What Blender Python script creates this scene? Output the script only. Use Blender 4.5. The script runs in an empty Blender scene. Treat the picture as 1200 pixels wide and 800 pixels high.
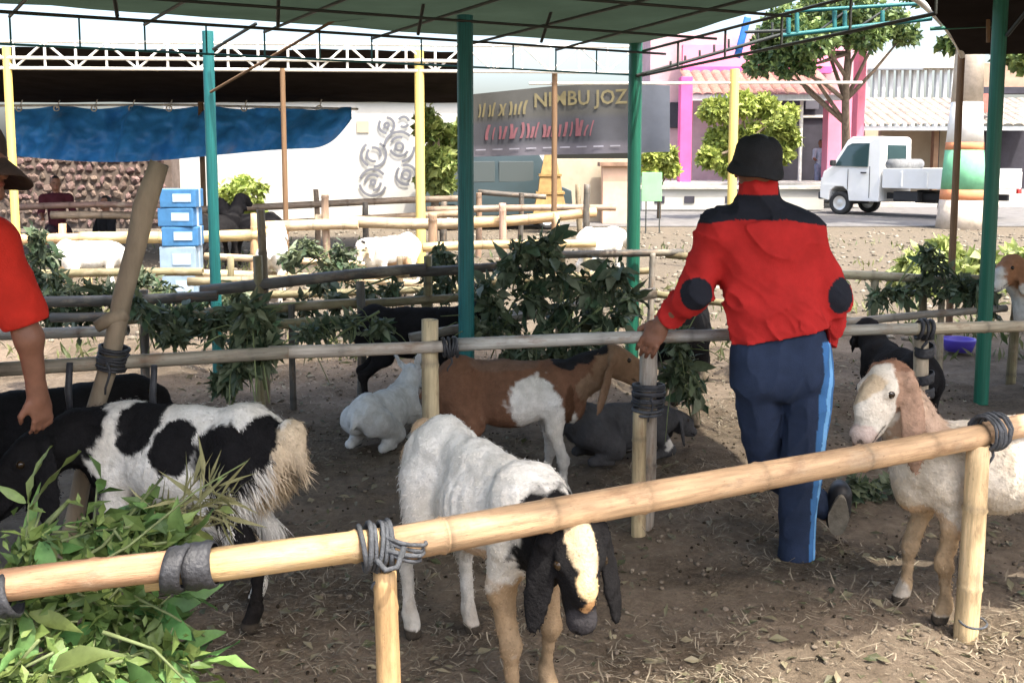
import bpy, bmesh, math, random
import numpy as np
import openvdb as vdb
from mathutils import Matrix, Vector, Euler
R = math.radians
rng = np.random.default_rng(7)
random.seed(7)
scene = bpy.context.scene
C = scene.collection

# ------------------------------------------------------------------ camera, sky, sun, exposure
CAMZ, PITCH, LENS = 1.58, R(6.0), 35.0
F = 1200 * LENS / 36.0
PCY = 185 + F * math.tan(PITCH)
cam = bpy.data.cameras.new('camera'); cam.lens = LENS; cam.sensor_width = 36
cam.shift_y = -(400 - PCY) / 1200.0
cam.clip_end = 1500; cam.clip_start = 0.05
camo = bpy.data.objects.new('camera', cam); C.objects.link(camo)
camo.location = (0, 0, CAMZ); camo.rotation_euler = (R(90) - PITCH, 0, 0)
scene.camera = camo

SUN_AZ = (0.62, -0.72)          # horizontal direction towards the sun (right, behind the viewer)
SUN_EL = R(62)
world = bpy.data.worlds.new('World'); scene.world = world; world.use_nodes = True
wn = world.node_tree.nodes; wl_ = world.node_tree.links; wn.clear()
sky = wn.new('ShaderNodeTexSky'); sky.sky_type = 'NISHITA'; sky.sun_disc = False
sky.sun_elevation = SUN_EL; sky.sun_rotation = math.atan2(SUN_AZ[0], SUN_AZ[1])
sky.air_density = 1.0; sky.dust_density = 6.0; sky.ozone_density = 1.0
bg = wn.new('ShaderNodeBackground'); bg.inputs[1].default_value = 0.15
wo = wn.new('ShaderNodeOutputWorld')
wl_.new(sky.outputs[0], bg.inputs[0]); wl_.new(bg.outputs[0], wo.inputs[0])
sl = bpy.data.lights.new('sun', 'SUN'); sl.energy = 2.0; sl.angle = R(0.6); sl.color = (1.0, 0.95, 0.86)
so = bpy.data.objects.new('sun', sl); C.objects.link(so)
_n = math.hypot(*SUN_AZ)
SUN_DIR = Vector((SUN_AZ[0] / _n * math.cos(SUN_EL), SUN_AZ[1] / _n * math.cos(SUN_EL), math.sin(SUN_EL)))
so.rotation_euler = SUN_DIR.to_track_quat('Z', 'Y').to_euler(); so.location = (4, -6, 12)
vs = scene.view_settings
vs.view_transform = 'Standard'; vs.look = 'None'; vs.gamma = 1.0; vs.use_curve_mapping = False
vs.exposure = 2.08
scene.cycles.max_bounces = 8; scene.cycles.diffuse_bounces = 4
scene.cycles.use_denoising = True

# ------------------------------------------------------------------ surveying helpers
def ray(px, py):
    x = (px - 600) / F; y = (PCY - py) / F
    s, c = math.sin(PITCH), math.cos(PITCH)
    return np.array([x, c + y * s, -s + y * c])
def A(px, py, d):               # the point at distance d (world Y) along a sight line
    r = ray(px, py); t = d / r[1]
    return np.array([0, 0, CAMZ]) + r * t
def G(px, py, z=0.0):           # the point at height z along a sight line
    r = ray(px, py); t = (z - CAMZ) / r[2]
    return np.array([0, 0, CAMZ]) + r * t

def _hash(ix, iy, iz):
    n = (ix * 374761393 + iy * 668265263 + iz * 1442695041) & 0x7fffffff
    n = ((n ^ (n >> 13)) * 1274126177) & 0x7fffffff
    return ((n ^ (n >> 16)) & 0xffff) / 32767.5 - 1.0
def vn(P):                      # value noise, -1..1
    P = np.asarray(P, float); i = np.floor(P).astype(np.int64); f = P - i
    f = f * f * (3 - 2 * f); x, y, z = i[..., 0], i[..., 1], i[..., 2]; u, v, w = f[..., 0], f[..., 1], f[..., 2]
    def L(a, b, t): return a + (b - a) * t
    return L(L(L(_hash(x, y, z), _hash(x + 1, y, z), u), L(_hash(x, y + 1, z), _hash(x + 1, y + 1, z), u), v),
             L(L(_hash(x, y, z + 1), _hash(x + 1, y, z + 1), u), L(_hash(x, y + 1, z + 1), _hash(x + 1, y + 1, z + 1), u), v), w)
def fbm(P, o=4):
    P = np.asarray(P, float); a, s = 0.0, 0.5
    for _ in range(o):
        a = a + vn(P) * s; P = P * 2.03 + 11.7; s *= 0.5
    return a

# ------------------------------------------------------------------ materials
MATS = {}
def mat(name, col, rough=0.7, var=0.0, scale=8.0, bump=0.0, bscale=60.0, attr=None, objvar=0.0, metal=0.0,
        stretch=None, translucent=0.0, col2=None, spec=0.4, emit=None, detail=6, bdist=0.01):
    if name in MATS: return MATS[name]
    m = bpy.data.materials.new(name); m.use_nodes = True; nt = m.node_tree; N = nt.nodes; L = nt.links
    b = N['Principled BSDF']; b.inputs['Roughness'].default_value = rough; b.inputs['Metallic'].default_value = metal
    b.inputs['Specular IOR Level'].default_value = spec
    tc = N.new('ShaderNodeTexCoord'); mp = N.new('ShaderNodeMapping'); L.new(tc.outputs['Object'], mp.inputs[0])
    if stretch: mp.inputs['Scale'].default_value = stretch
    base = None
    if attr:
        a = N.new('ShaderNodeAttribute'); a.attribute_name = attr; base = a.outputs['Color']
    else:
        r = N.new('ShaderNodeRGB'); r.outputs[0].default_value = (*col, 1); base = r.outputs[0]
    if var > 0 or col2:
        n = N.new('ShaderNodeTexNoise'); n.inputs['Scale'].default_value = scale; n.inputs['Detail'].default_value = detail
        n.inputs['Roughness'].default_value = 0.62; L.new(mp.outputs[0], n.inputs['Vector'])
        cr = N.new('ShaderNodeValToRGB'); L.new(n.outputs[0], cr.inputs[0])
        cr.color_ramp.elements[0].position = 0.33; cr.color_ramp.elements[1].position = 0.68
        mx = N.new('ShaderNodeMix'); mx.data_type = 'RGBA'
        if col2:
            L.new(cr.outputs[0], mx.inputs['Factor']); L.new(base, mx.inputs['A']); mx.inputs['B'].default_value = (*col2, 1)
        else:
            lo, hi = 1 - var, 1 + var
            cr.color_ramp.elements[0].color = (lo, lo, lo * 0.97, 1); cr.color_ramp.elements[1].color = (hi, hi, hi, 1)
            mx.blend_type = 'MULTIPLY'; mx.inputs['Factor'].default_value = 1.0
            L.new(base, mx.inputs['A']); L.new(cr.outputs[0], mx.inputs['B'])
        base = mx.outputs['Result']
    if objvar > 0:
        oi = N.new('ShaderNodeObjectInfo'); hs = N.new('ShaderNodeHueSaturation')
        m1 = N.new('ShaderNodeMapRange'); m1.inputs[3].default_value = 0.5 - objvar * 0.09; m1.inputs[4].default_value = 0.5 + objvar * 0.05
        m2 = N.new('ShaderNodeMapRange'); m2.inputs[3].default_value = 1 - objvar * 0.6; m2.inputs[4].default_value = 1 + objvar * 0.8
        ml = N.new('ShaderNodeMath'); ml.operation = 'MULTIPLY'; ml.inputs[1].default_value = 7.31
        fr = N.new('ShaderNodeMath'); fr.operation = 'FRACT'
        L.new(oi.outputs['Random'], m1.inputs[0]); L.new(oi.outputs['Random'], ml.inputs[0]); L.new(ml.outputs[0], fr.inputs[0]); L.new(fr.outputs[0], m2.inputs[0])
        L.new(m1.outputs[0], hs.inputs['Hue']); L.new(m2.outputs[0], hs.inputs['Value']); L.new(base, hs.inputs['Color']); base = hs.outputs[0]
    L.new(base, b.inputs['Base Color'])
    if bump > 0:
        n2 = N.new('ShaderNodeTexNoise'); n2.inputs['Scale'].default_value = bscale; n2.inputs['Detail'].default_value = 5
        L.new(mp.outputs[0], n2.inputs['Vector'])
        bp = N.new('ShaderNodeBump'); bp.inputs['Strength'].default_value = bump; bp.inputs['Distance'].default_value = bdist
        L.new(n2.outputs[0], bp.inputs['Height']); L.new(bp.outputs[0], b.inputs['Normal'])
    if translucent > 0:
        t = N.new('ShaderNodeBsdfTranslucent'); L.new(base, t.inputs[0]); ms = N.new('ShaderNodeMixShader')
        ms.inputs[0].default_value = translucent; L.new(b.outputs[0], ms.inputs[1]); L.new(t.outputs[0], ms.inputs[2])
        L.new(ms.outputs[0], N['Material Output'].inputs[0])
    MATS[name] = m; return m

def bamboo_material():
    m = mat('bamboo', (1, 1, 1), 0.6, 0.30, 5, 0.3, 40, attr='Col', stretch=(0.8, 14, 14), objvar=0.12); nt = m.node_tree; N = nt.nodes; L = nt.links; b = N['Principled BSDF']
    src = b.inputs['Base Color'].links[0].from_socket; tc = N.new('ShaderNodeTexCoord')
    for sc, st, lo, hi, c in ((7, (1, 3, 3), .52, .68, (.17, .09, .045)), (55, (.6, 2, 2), .60, .70, (.10, .06, .035)), (3.2, (1, 2, 2), .55, .75, (.42, .36, .26))):
        mp = N.new('ShaderNodeMapping'); mp.inputs['Scale'].default_value = st; L.new(tc.outputs['Object'], mp.inputs[0])
        n = N.new('ShaderNodeTexNoise'); n.inputs['Scale'].default_value = sc; n.inputs['Detail'].default_value = 7; n.inputs['Roughness'].default_value = .7; L.new(mp.outputs[0], n.inputs['Vector'])
        mr = N.new('ShaderNodeMapRange'); mr.inputs[1].default_value = lo; mr.inputs[2].default_value = hi; mr.inputs[4].default_value = .62; L.new(n.outputs[0], mr.inputs[0])
        mx = N.new('ShaderNodeMix'); mx.data_type = 'RGBA'; mx.blend_type = 'MIX'; L.new(mr.outputs[0], mx.inputs['Factor']); L.new(src, mx.inputs['A']); mx.inputs['B'].default_value = (*c, 1); src = mx.outputs['Result']
    L.new(src, b.inputs['Base Color']); return m
M_BAMBOO = bamboo_material()
M_STEEL_TEAL = mat('teal_paint', (0.012, 0.13, 0.13), 0.5, 0.35, 9, 0.2, 50)
M_STEEL_GREEN = mat('green_paint', (0.012, 0.12, 0.075), 0.45, 0.25, 6, 0.1, 50)
M_STEEL_YELLOW = mat('yellow_paint', (0.72, 0.55, 0.16), 0.5, 0.2, 6)
M_STEEL_WHITE = mat('white_paint', (0.72, 0.7, 0.64), 0.5, 0.25, 5)
M_STEEL_DARK = mat('dark_steel', (0.035, 0.04, 0.036), 0.6, 0.3, 6)
M_RUST = mat('rusty_steel', (0.17, 0.10, 0.05), 0.75, 0.35, 9)
M_TARP_GREEN = mat('green_tarpaulin', (0.05, 0.075, 0.052), 0.95, 0.18, 1.5, 0.25, 4, translucent=0.16, bdist=0.03, spec=0.0)
M_TARP_DARK = mat('dark_tarpaulin', (0.026, 0.022, 0.021), 0.95, 0.2, 2, 0.2, 4, spec=0.0)
M_TARP_BLUE = mat('blue_tarpaulin', (0.045, 0.24, 0.56), 0.34, 0.25, 2.5, 0.5, 3.2, bdist=0.06, translucent=0.25)
M_RUBBER = mat('rubber_strip', (0.03, 0.031, 0.035), 0.55, 0.35, 14, 0.5, 90)
M_ROPE = mat('grey_rope', (0.065, 0.07, 0.078), 0.8, 0.35, 30, 0.6, 160)
M_LEAF = mat('feed_leaf', (0.11, 0.20, 0.06), 0.55, 0.22, 30, objvar=0.7, translucent=0.22)
M_LEAF_DARK = mat('dark_leaf', (0.07, 0.11, 0.058), 0.6, 0.25, 30, objvar=0.7, translucent=0.15, spec=0.25)
M_LEAF_VC = mat('leaf_mass', (1, 1, 1), 0.55, attr='Col', translucent=0.25)
M_STEM = mat('stem', (0.12, 0.15, 0.06), 0.7, 0.3, 12)
M_BARK = mat('bark', (0.16, 0.12, 0.085), 0.9, 0.4, 14, 0.8, 30, stretch=(1, 1, 0.35))
M_BRANCH = mat('peeled_branch', (0.24, 0.19, 0.13), 0.85, 0.35, 10, 0.6, 30, stretch=(1, 1, 0.3))
M_COAT = mat('goat_coat', (1, 1, 1), 0.9, 0.14, 26, 0.4, 120, attr='Col', spec=0.08)
M_FUR = mat('goat_fur', (1, 1, 1), 0.8, attr='Col', spec=0.1)
M_EYE = mat('eye', (0.02, 0.012, 0.005), 0.08)
M_HORN = mat('horn', (0.13, 0.11, 0.09), 0.6, 0.3, 30, 0.5, 60)
M_SKIN = mat('skin', (0.19, 0.085, 0.05), 0.55, 0.15, 20, 0.15, 120, attr='Col')
M_CLOTH = mat('cloth', (1, 1, 1), 0.9, 0.14, 14, 0.25, 220, attr='Col', spec=0.2)
M_HAT = mat('hat_cloth', (0.014, 0.015, 0.018), 0.85, 0.2, 30, 0.3, 200)
M_SHOE = mat('shoe', (0.018, 0.018, 0.02), 0.5, 0.3, 20)
M_SOLE = mat('shoe_sole', (0.20, 0.175, 0.135), 0.85, 0.3, 25, 0.4, 60)

# ------------------------------------------------------------------ object helpers
WL = {}
def tag(o, label=None, cat=None, group=None, kind=None):
    if label: o['label'] = label
    if cat: o['category'] = cat
    if group: o['group'] = group
    if kind: o['kind'] = kind
    return o
def thing(name, loc, label, cat, group=None):
    o = bpy.data.objects.new(name, None); C.objects.link(o); o.location = tuple(loc); o.empty_display_size = 0.1
    WL[o.name] = np.array(loc, float); return tag(o, label, cat, group)
def mobj(name, V, Fc, m, parent=None, col=None, smooth=True, loc=None):
    V = np.asarray(V, float)
    off = WL[parent.name] if parent is not None else (np.array(loc, float) if loc is not None else np.zeros(3))
    me = bpy.data.meshes.new(name); me.from_pydata((V - off).tolist(), [], [tuple(int(i) for i in f) for f in Fc] if not isinstance(Fc, np.ndarray) else Fc.tolist())
    if smooth: me.polygons.foreach_set('use_smooth', np.ones(len(me.polygons), bool))
    if col is not None:
        a = me.color_attributes.new('Col', 'FLOAT_COLOR', 'POINT')
        c4 = np.ones((len(V), 4)); c4[:, :3] = col; a.data.foreach_set('color', c4.astype(np.float32).ravel())
    me.materials.append(m); me.update()
    o = bpy.data.objects.new(name, me); C.objects.link(o)
    if parent is not None: o.parent = parent; WL[o.name] = off
    else: o.location = tuple(off); WL[o.name] = off
    return o
def inst(name, me, W, parent):            # a part that shares mesh data, W = its world matrix
    o = bpy.data.objects.new(name, me); C.objects.link(o); o.parent = parent
    o.matrix_local = Matrix.Translation(-Vector(WL[parent.name])) @ W
    return o
def frame_from(x, up=(0, 0, 1)):
    x = np.asarray(x, float); x = x / np.linalg.norm(x); up = np.asarray(up, float)
    if abs(np.dot(x, up)) > 0.97: up = np.array([0, 1, 0.0])
    y = np.cross(up, x); y /= np.linalg.norm(y); z = np.cross(x, y)
    return np.stack([x, y, z], 1)
def W_from(p, Rm, s=(1, 1, 1)):
    m = Matrix.Identity(4)
    for i in range(3):
        for j in range(3): m[i][j] = Rm[i, j] * s[j]
        m[i][3] = p[i]
    return m

def tube(path, rad, n=10, cap=True):
    path = np.asarray(path, float); K = len(path); rad = np.broadcast_to(np.asarray(rad, float), (K,))
    T = np.gradient(path, axis=0); V = []; Fc = []
    up = np.array([0, 0, 1.0])
    if abs(T[0] @ up) / np.linalg.norm(T[0]) > 0.9: up = np.array([1.0, 0, 0])
    for i in range(K):
        t = T[i] / np.linalg.norm(T[i]); a = np.cross(up, t); a /= np.linalg.norm(a); b = np.cross(t, a); up = b
        for j in range(n):
            q = 2 * math.pi * j / n; V.append(path[i] + rad[i] * (math.cos(q) * a + math.sin(q) * b))
    for i in range(K - 1):
        for j in range(n):
            k = (j + 1) % n; Fc.append((i * n + j, i * n + k, (i + 1) * n + k, (i + 1) * n + j))
    if cap: Fc.append(tuple(range(n - 1, -1, -1))); Fc.append(tuple((K - 1) * n + j for j in range(n)))
    return np.array(V), Fc
def box(c, s, Rm=None, bev=0.0):
    c = np.asarray(c, float); h = np.asarray(s, float) / 2
    bm = bmesh.new(); bmesh.ops.create_cube(bm, size=1)
    for v in bm.verts: v.co = Vector((v.co.x * h[0] * 2, v.co.y * h[1] * 2, v.co.z * h[2] * 2))
    if bev > 0: bmesh.ops.bevel(bm, geom=bm.edges[:], offset=bev, segments=2, affect='EDGES', profile=0.6)
    bm.verts.ensure_lookup_table()
    V = np.array([v.co[:] for v in bm.verts]); Fc = [tuple(v.index for v in f.verts) for f in bm.faces]; bm.free()
    if Rm is not None: V = V @ np.asarray(Rm).T
    return V + c, Fc
def join(*parts):
    V = []; Fc = []; o = 0
    for v, f in parts:
        V.append(np.asarray(v, float)); Fc += [tuple(int(i) + o for i in q) for q in f]; o += len(v)
    return np.concatenate(V), Fc
def rotz(a):
    c, s = math.cos(a), math.sin(a); return np.array([[c, -s, 0], [s, c, 0], [0, 0, 1.0]])

_cyl = tube([(-0.5, 0, 0), (0.5, 0, 0)], 1.0, 8)
def _mk(name, vf, m):
    me = bpy.data.meshes.new(name); me.from_pydata(np.asarray(vf[0]).tolist(), [], [tuple(f) for f in vf[1]])
    me.polygons.foreach_set('use_smooth', np.ones(len(me.polygons), bool)); me.materials.append(m); return me
BARS = {}
def bar(name, a, b, r, m, parent):
    if m.name not in BARS: BARS[m.name] = _mk('steel_bar', _cyl, m)
    a = np.asarray(a, float); b = np.asarray(b, float); L = np.linalg.norm(b - a)
    return inst(name, BARS[m.name], W_from((a + b) / 2, frame_from(b - a), (L, r, r)), parent)

# ------------------------------------------------------------------ organic shapes: smooth blends of tapered capsules
def cone(a, b, ra, rb, k=0.03): return ('c', np.asarray(a, float), np.asarray(b, float), ra, rb, k)
def ell(c, r, Rm=None, k=0.03): return ('e', np.asarray(c, float), np.asarray(r, float), np.eye(3) if Rm is None else np.asarray(Rm), 0, k)
def neg(c, r, k=0.03): return ('n', np.asarray(c, float), np.asarray(r, float), np.eye(3), 0, k)
def sdf_mesh(prims, vox, disp=None, cut=None):
    lo = np.full(3, 1e9); hi = -lo; bbs = []
    for p in prims:
        if p[0] == 'c': l = np.minimum(p[1] - p[3], p[2] - p[4]); h = np.maximum(p[1] + p[3], p[2] + p[4])
        else: r = np.abs(p[3]) @ p[2]; l = p[1] - r; h = p[1] + r
        bbs.append((l, h)); lo = np.minimum(lo, l); hi = np.maximum(hi, h)
    lo = lo - 5 * vox; hi = hi + 5 * vox; n = np.ceil((hi - lo) / vox).astype(int) + 1
    D = np.full(n, 0.3, np.float32)
    ax = [lo[i] + vox * np.arange(n[i]) for i in range(3)]
    for p, (l, h) in zip(prims, bbs):
        k = p[5]; mg = k + 5 * vox
        i0 = np.maximum(((l - mg - lo) / vox).astype(int), 0); i1 = np.minimum(((h + mg - lo) / vox).astype(int) + 2, n)
        s = tuple(slice(i0[i], i1[i]) for i in range(3))
        P = np.stack(np.meshgrid(*[ax[i][s[i]] for i in range(3)], indexing='ij'), -1)
        if p[0] == 'c':
            a, b, ra, rb = p[1:5]; ba = b - a; q = P - a
            t = np.clip((q @ ba) / max(ba @ ba, 1e-9), 0, 1); d = np.linalg.norm(q - t[..., None] * ba, axis=-1) - (ra + (rb - ra) * t)
        else:
            q = (P - p[1]) @ p[3]; k0 = np.linalg.norm(q / p[2], axis=-1); k1 = np.linalg.norm(q / (p[2] ** 2), axis=-1)
            d = k0 * (k0 - 1) / np.maximum(k1, 1e-6)
        o = D[s]
        if p[0] == 'n':
            hh = np.maximum(k - np.abs(o + d), 0) / max(k, 1e-6); D[s] = np.maximum(o, -d) + hh * hh * k * 0.25; continue
        hh = np.maximum(k - np.abs(o - d), 0) / max(k, 1e-6)
        D[s] = np.minimum(o, d) - hh * hh * k * 0.25
    if disp is not None or cut is not None:
        P = np.stack(np.meshgrid(*ax, indexing='ij'), -1)
        if disp is not None:
            msk = np.abs(D) < 0.06; D[msk] += disp(P[msk]).astype(np.float32)
        if cut is not None: D = np.maximum(D, cut(P).astype(np.float32))
    g = vdb.FloatGrid(0.3); g.copyFromArray(np.ascontiguousarray(D, dtype=np.float32))
    pts, q = g.convertToQuads(0.0)
    V = pts.astype(float) * vox + lo; q = q[:, ::-1].astype(int)
    # orientation
    a, b, c = V[q[:, 0]], V[q[:, 1]], V[q[:, 2]]
    if np.sum(np.einsum('ij,ij->i', np.cross(b - a, c - a), a - V.mean(0))) < 0: q = q[:, ::-1]
    return V, np.ascontiguousarray(q)
def vnormals(V, q):
    n = np.zeros_like(V); fn = np.cross(V[q[:, 2]] - V[q[:, 0]], V[q[:, 3]] - V[q[:, 1]])
    for i in range(4): np.add.at(n, q[:, i], fn)
    return n / np.maximum(np.linalg.norm(n, axis=1, keepdims=True), 1e-9)

# ------------------------------------------------------------------ ground
def axis(dense0, dense1, step, lo, hi, grow=1.16):
    a = list(np.arange(dense0, dense1, step)); s = step; x = a[-1]
    while x < hi: s *= grow; x += s; a.append(x)
    s = step; x = a[0]; b = []
    while x > lo: s *= grow; x -= s; b.append(x)
    return np.array(b[::-1] + a)
def ground_z(x, y):
    P = np.stack([x, y, np.zeros_like(x)], -1)
    f = np.clip((16 - np.hypot(x, y)) / 8, 0, 1)
    return (fbm(P * 1.7, 3) * 0.03 + fbm(P * 7 + 3, 3) * 0.022 + np.abs(fbm(P * 19 + 9, 2)) * 0.014 - np.clip(np.abs(fbm(P * 11 + 31, 2)) * -5 + .55, 0, 1) * 0.016) * f - 0.010
xs = axis(-3.4, 3.8, 0.035, -260, 260); ys = axis(1.6, 7.5, 0.035, -40, 420)
XX, YY = np.meshgrid(xs, ys, indexing='ij'); ZZ = ground_z(XX, YY)
nx, ny = XX.shape
idx = np.arange(nx * ny).reshape(nx, ny)
Q = np.stack([idx[:-1, :-1], idx[1:, :-1], idx[1:, 1:], idx[:-1, 1:]], -1).reshape(-1, 4)
def ground_material():
    m = bpy.data.materials.new('earth'); m.use_nodes = True; nt = m.node_tree; N = nt.nodes; L = nt.links
    b = N['Principled BSDF']; b.inputs['Roughness'].default_value = 0.95; b.inputs['Specular IOR Level'].default_value = 0.15
    tc = N.new('ShaderNodeTexCoord')
    def noise(s, d=8, r=0.65):
        n = N.new('ShaderNodeTexNoise'); n.inputs['Scale'].default_value = s; n.inputs['Detail'].default_value = d; n.inputs['Roughness'].default_value = r
        L.new(tc.outputs['Object'], n.inputs['Vector']); return n.outputs[0]
    def ramp(src, stops):
        c = N.new('ShaderNodeValToRGB'); L.new(src, c.inputs[0]); e = c.color_ramp.elements
        e[0].position, e[0].color = stops[0][0], (*stops[0][1], 1); e[1].position, e[1].color = stops[1][0], (*stops[1][1], 1)
        for p, cc in stops[2:]:
            q = e.new(p); q.color = (*cc, 1)
        return c.outputs[0]
    def mix(f, a, c, mode='MIX'):
        x = N.new('ShaderNodeMix'); x.data_type = 'RGBA'; x.blend_type = mode
        if isinstance(f, float): x.inputs['Factor'].default_value = f
        else: L.new(f, x.inputs['Factor'])
        L.new(a, x.inputs['A']); L.new(c, x.inputs['B']); return x.outputs['Result']
    soil = ramp(noise(9), [(0.3, (0.080, 0.061, 0.044)), (0.72, (0.178, 0.142, 0.105))])
    fine = ramp(noise(70, 6, 0.75), [(0.34, (0.52, 0.5, 0.46)), (0.7, (1.4, 1.38, 1.3))])
    soil = mix(1.0, soil, fine, 'MULTIPLY')
    patch = ramp(noise(1.3, 5), [(0.42, (0, 0, 0)), (0.62, (1, 1, 1))])
    pale = ramp(noise(24), [(0.3, (0.15, 0.112, 0.08)), (0.7, (0.25, 0.2, 0.146))])
    soil = mix(patch, soil, pale)
    grav = ramp(noise(14, 10, 0.8), [(0.3, (0.075, 0.062, 0.044)), (0.7, (0.185, 0.155, 0.115))])
    sep = N.new('ShaderNodeSeparateXYZ'); L.new(tc.outputs['Object'], sep.inputs[0])
    mr = N.new('ShaderNodeMapRange'); mr.inputs[1].default_value = 7.5; mr.inputs[2].default_value = 10.5; L.new(sep.outputs['Y'], mr.inputs[0])
    nz = N.new('ShaderNodeMath'); nz.operation = 'MULTIPLY_ADD'; nz.inputs[1].default_value = 1.2; nz.inputs[2].default_value = -0.6; L.new(noise(0.8, 4), nz.inputs[0])
    ad = N.new('ShaderNodeMath'); ad.use_clamp = True; L.new(mr.outputs[0], ad.inputs[0]); L.new(nz.outputs[0], ad.inputs[1])
    mr2 = N.new('ShaderNodeMapRange'); mr2.inputs[1].default_value = 8.0; mr2.inputs[2].default_value = 9.5; L.new(sep.outputs['Y'], mr2.inputs[0])
    cl = N.new('ShaderNodeMath'); cl.operation = 'MULTIPLY'; L.new(ad.outputs[0], cl.inputs[0]); L.new(mr2.outputs[0], cl.inputs[1])
    L.new(mix(cl.outputs[0], soil, grav), b.inputs['Base Color'])
    bp = N.new('ShaderNodeBump'); bp.inputs['Strength'].default_value = 0.9; bp.inputs['Distance'].default_value = 0.02
    L.new(noise(55, 8, 0.75), bp.inputs['Height']); L.new(bp.outputs[0], b.inputs['Normal'])
    return m
M_EARTH = ground_material()
ground = mobj('ground', np.stack([XX, YY, ZZ], -1).reshape(-1, 3), Q, M_EARTH); tag(ground, kind='structure')
def gz(x, y): return float(ground_z(np.array([x]), np.array([y]))[0])

# road beyond the pens with kerb
M_ROAD = mat('worn_asphalt', (0.125, 0.12, 0.115), 0.9, 0.25, 3, 0.5, 40)
M_CONC = mat('concrete', (0.42, 0.4, 0.36), 0.9, 0.25, 2.5, 0.4, 30)
v, f = box((10, 27.5, 0.004), (120, 9, 0.016)); road = tag(mobj('road', v, f, M_ROAD, smooth=False), kind='structure')
v, f = box((10, 32.4, 0.06), (120, 0.8, 0.15), bev=0.02); kerb = tag(mobj('kerb', v, f, M_CONC, smooth=False), kind='structure')

# ------------------------------------------------------------------ bamboo
def bamboo_vf(L, r, seed, tint, n=10, fine=True):
    rg = np.random.default_rng(seed); st = []; x = 0.0
    nodes = []; q = rg.uniform(0.08, 0.3)
    while q < L - 0.03: nodes.append(q); q += rg.uniform(0.26, 0.42)
    st = [(0, 0, 0), (L, 0, 0)] + [(s, 0, 0) for s in np.arange(0.15, L - 0.05, 0.18)]
    for q in nodes: kk = rg.uniform(.3, 1.1); st += [(q - 0.016, 0.0, 0.2 * kk), (q - .004, 0.03 + .09 * kk, .7 * kk), (q + .006, 0.02, 1.0 * kk), (q + 0.02, -.01, 0.35 * kk), (q + 0.05, 0, 0.0)]
    st = sorted(set(st)); st = [s for i, s in enumerate(st) if 0 <= s[0] <= L and (i == 0 or s[0] - st[i - 1][0] > 0.004)]
    ph = rg.uniform(0, 6.28, 4); amp = rg.uniform(0.2, 0.55) * r * min(L, 2.0)
    V = []; col = []; Fc = []
    tint = np.array(tint)
    for s, dr, k in st:
        u = s / L; cy = amp * math.sin(ph[0] + u * 2.6) - amp * math.sin(ph[0]); cz = amp * 0.5 * (math.sin(ph[1] + u * 3.1) - math.sin(ph[1]))
        rr = r * (1 - 0.1 * u) * (1 + dr)
        for j in range(n):
            a = 2 * math.pi * j / n
            V.append((s - L / 2, cy + rr * math.cos(a), cz + rr * math.sin(a)))
            dirt = 1 - 0.5 * k + 0.18 * math.sin(s * 5 + ph[2] + a)
            col.append(tint * dirt)
    K = len(st)
    for i in range(K - 1):
        for j in range(n):
            k = (j + 1) % n; Fc.append((i * n + j, (i + 1) * n + j, (i + 1) * n + k, i * n + k))
    for end in (0, K - 1):             # hollow cut ends
        b0 = len(V); c0 = np.mean(V[end * n:end * n + n], 0); sg = 1 if end == 0 else -1
        for rad, dx in ((0.72, 0), (0.66, 0.05)):
            for j in range(n):
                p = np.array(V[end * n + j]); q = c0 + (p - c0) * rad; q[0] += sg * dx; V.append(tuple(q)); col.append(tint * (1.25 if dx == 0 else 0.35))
        for ring in range(2):
            for j in range(n):
                k = (j + 1) % n; A0 = end * n if ring == 0 else b0; B0 = b0 if ring == 0 else b0 + n
                f4 = (A0 + j, A0 + k, B0 + k, B0 + j); Fc.append(f4 if end == 0 else f4[::-1])
        f4 = tuple(b0 + n + j for j in range(n)); Fc.append(f4 if end == 0 else f4[::-1])
    return np.array(V), Fc, np.array(col)
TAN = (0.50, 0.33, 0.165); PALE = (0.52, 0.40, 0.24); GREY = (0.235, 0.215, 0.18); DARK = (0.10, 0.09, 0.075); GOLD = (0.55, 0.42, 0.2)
_bs = [100]
def bamboo(name, a, b, r, parent, tint=TAN, n=10):
    a = np.asarray(a, float); b = np.asarray(b, float); _bs[0] += 1
    V, Fc, col = bamboo_vf(np.linalg.norm(b - a), r, _bs[0], tint, n)
    me = bpy.data.meshes.new(name); me.from_pydata(V.tolist(), [], Fc)
    me.polygons.foreach_set('use_smooth', np.ones(len(me.polygons), bool))
    at = me.color_attributes.new('Col', 'FLOAT_COLOR', 'POINT'); c4 = np.ones((len(V), 4)); c4[:, :3] = col
    at.data.foreach_set('color', c4.astype(np.float32).ravel()); me.materials.append(M_BAMBOO)
    return inst(name, me, W_from((a + b) / 2, frame_from(b - a)), parent)
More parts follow.
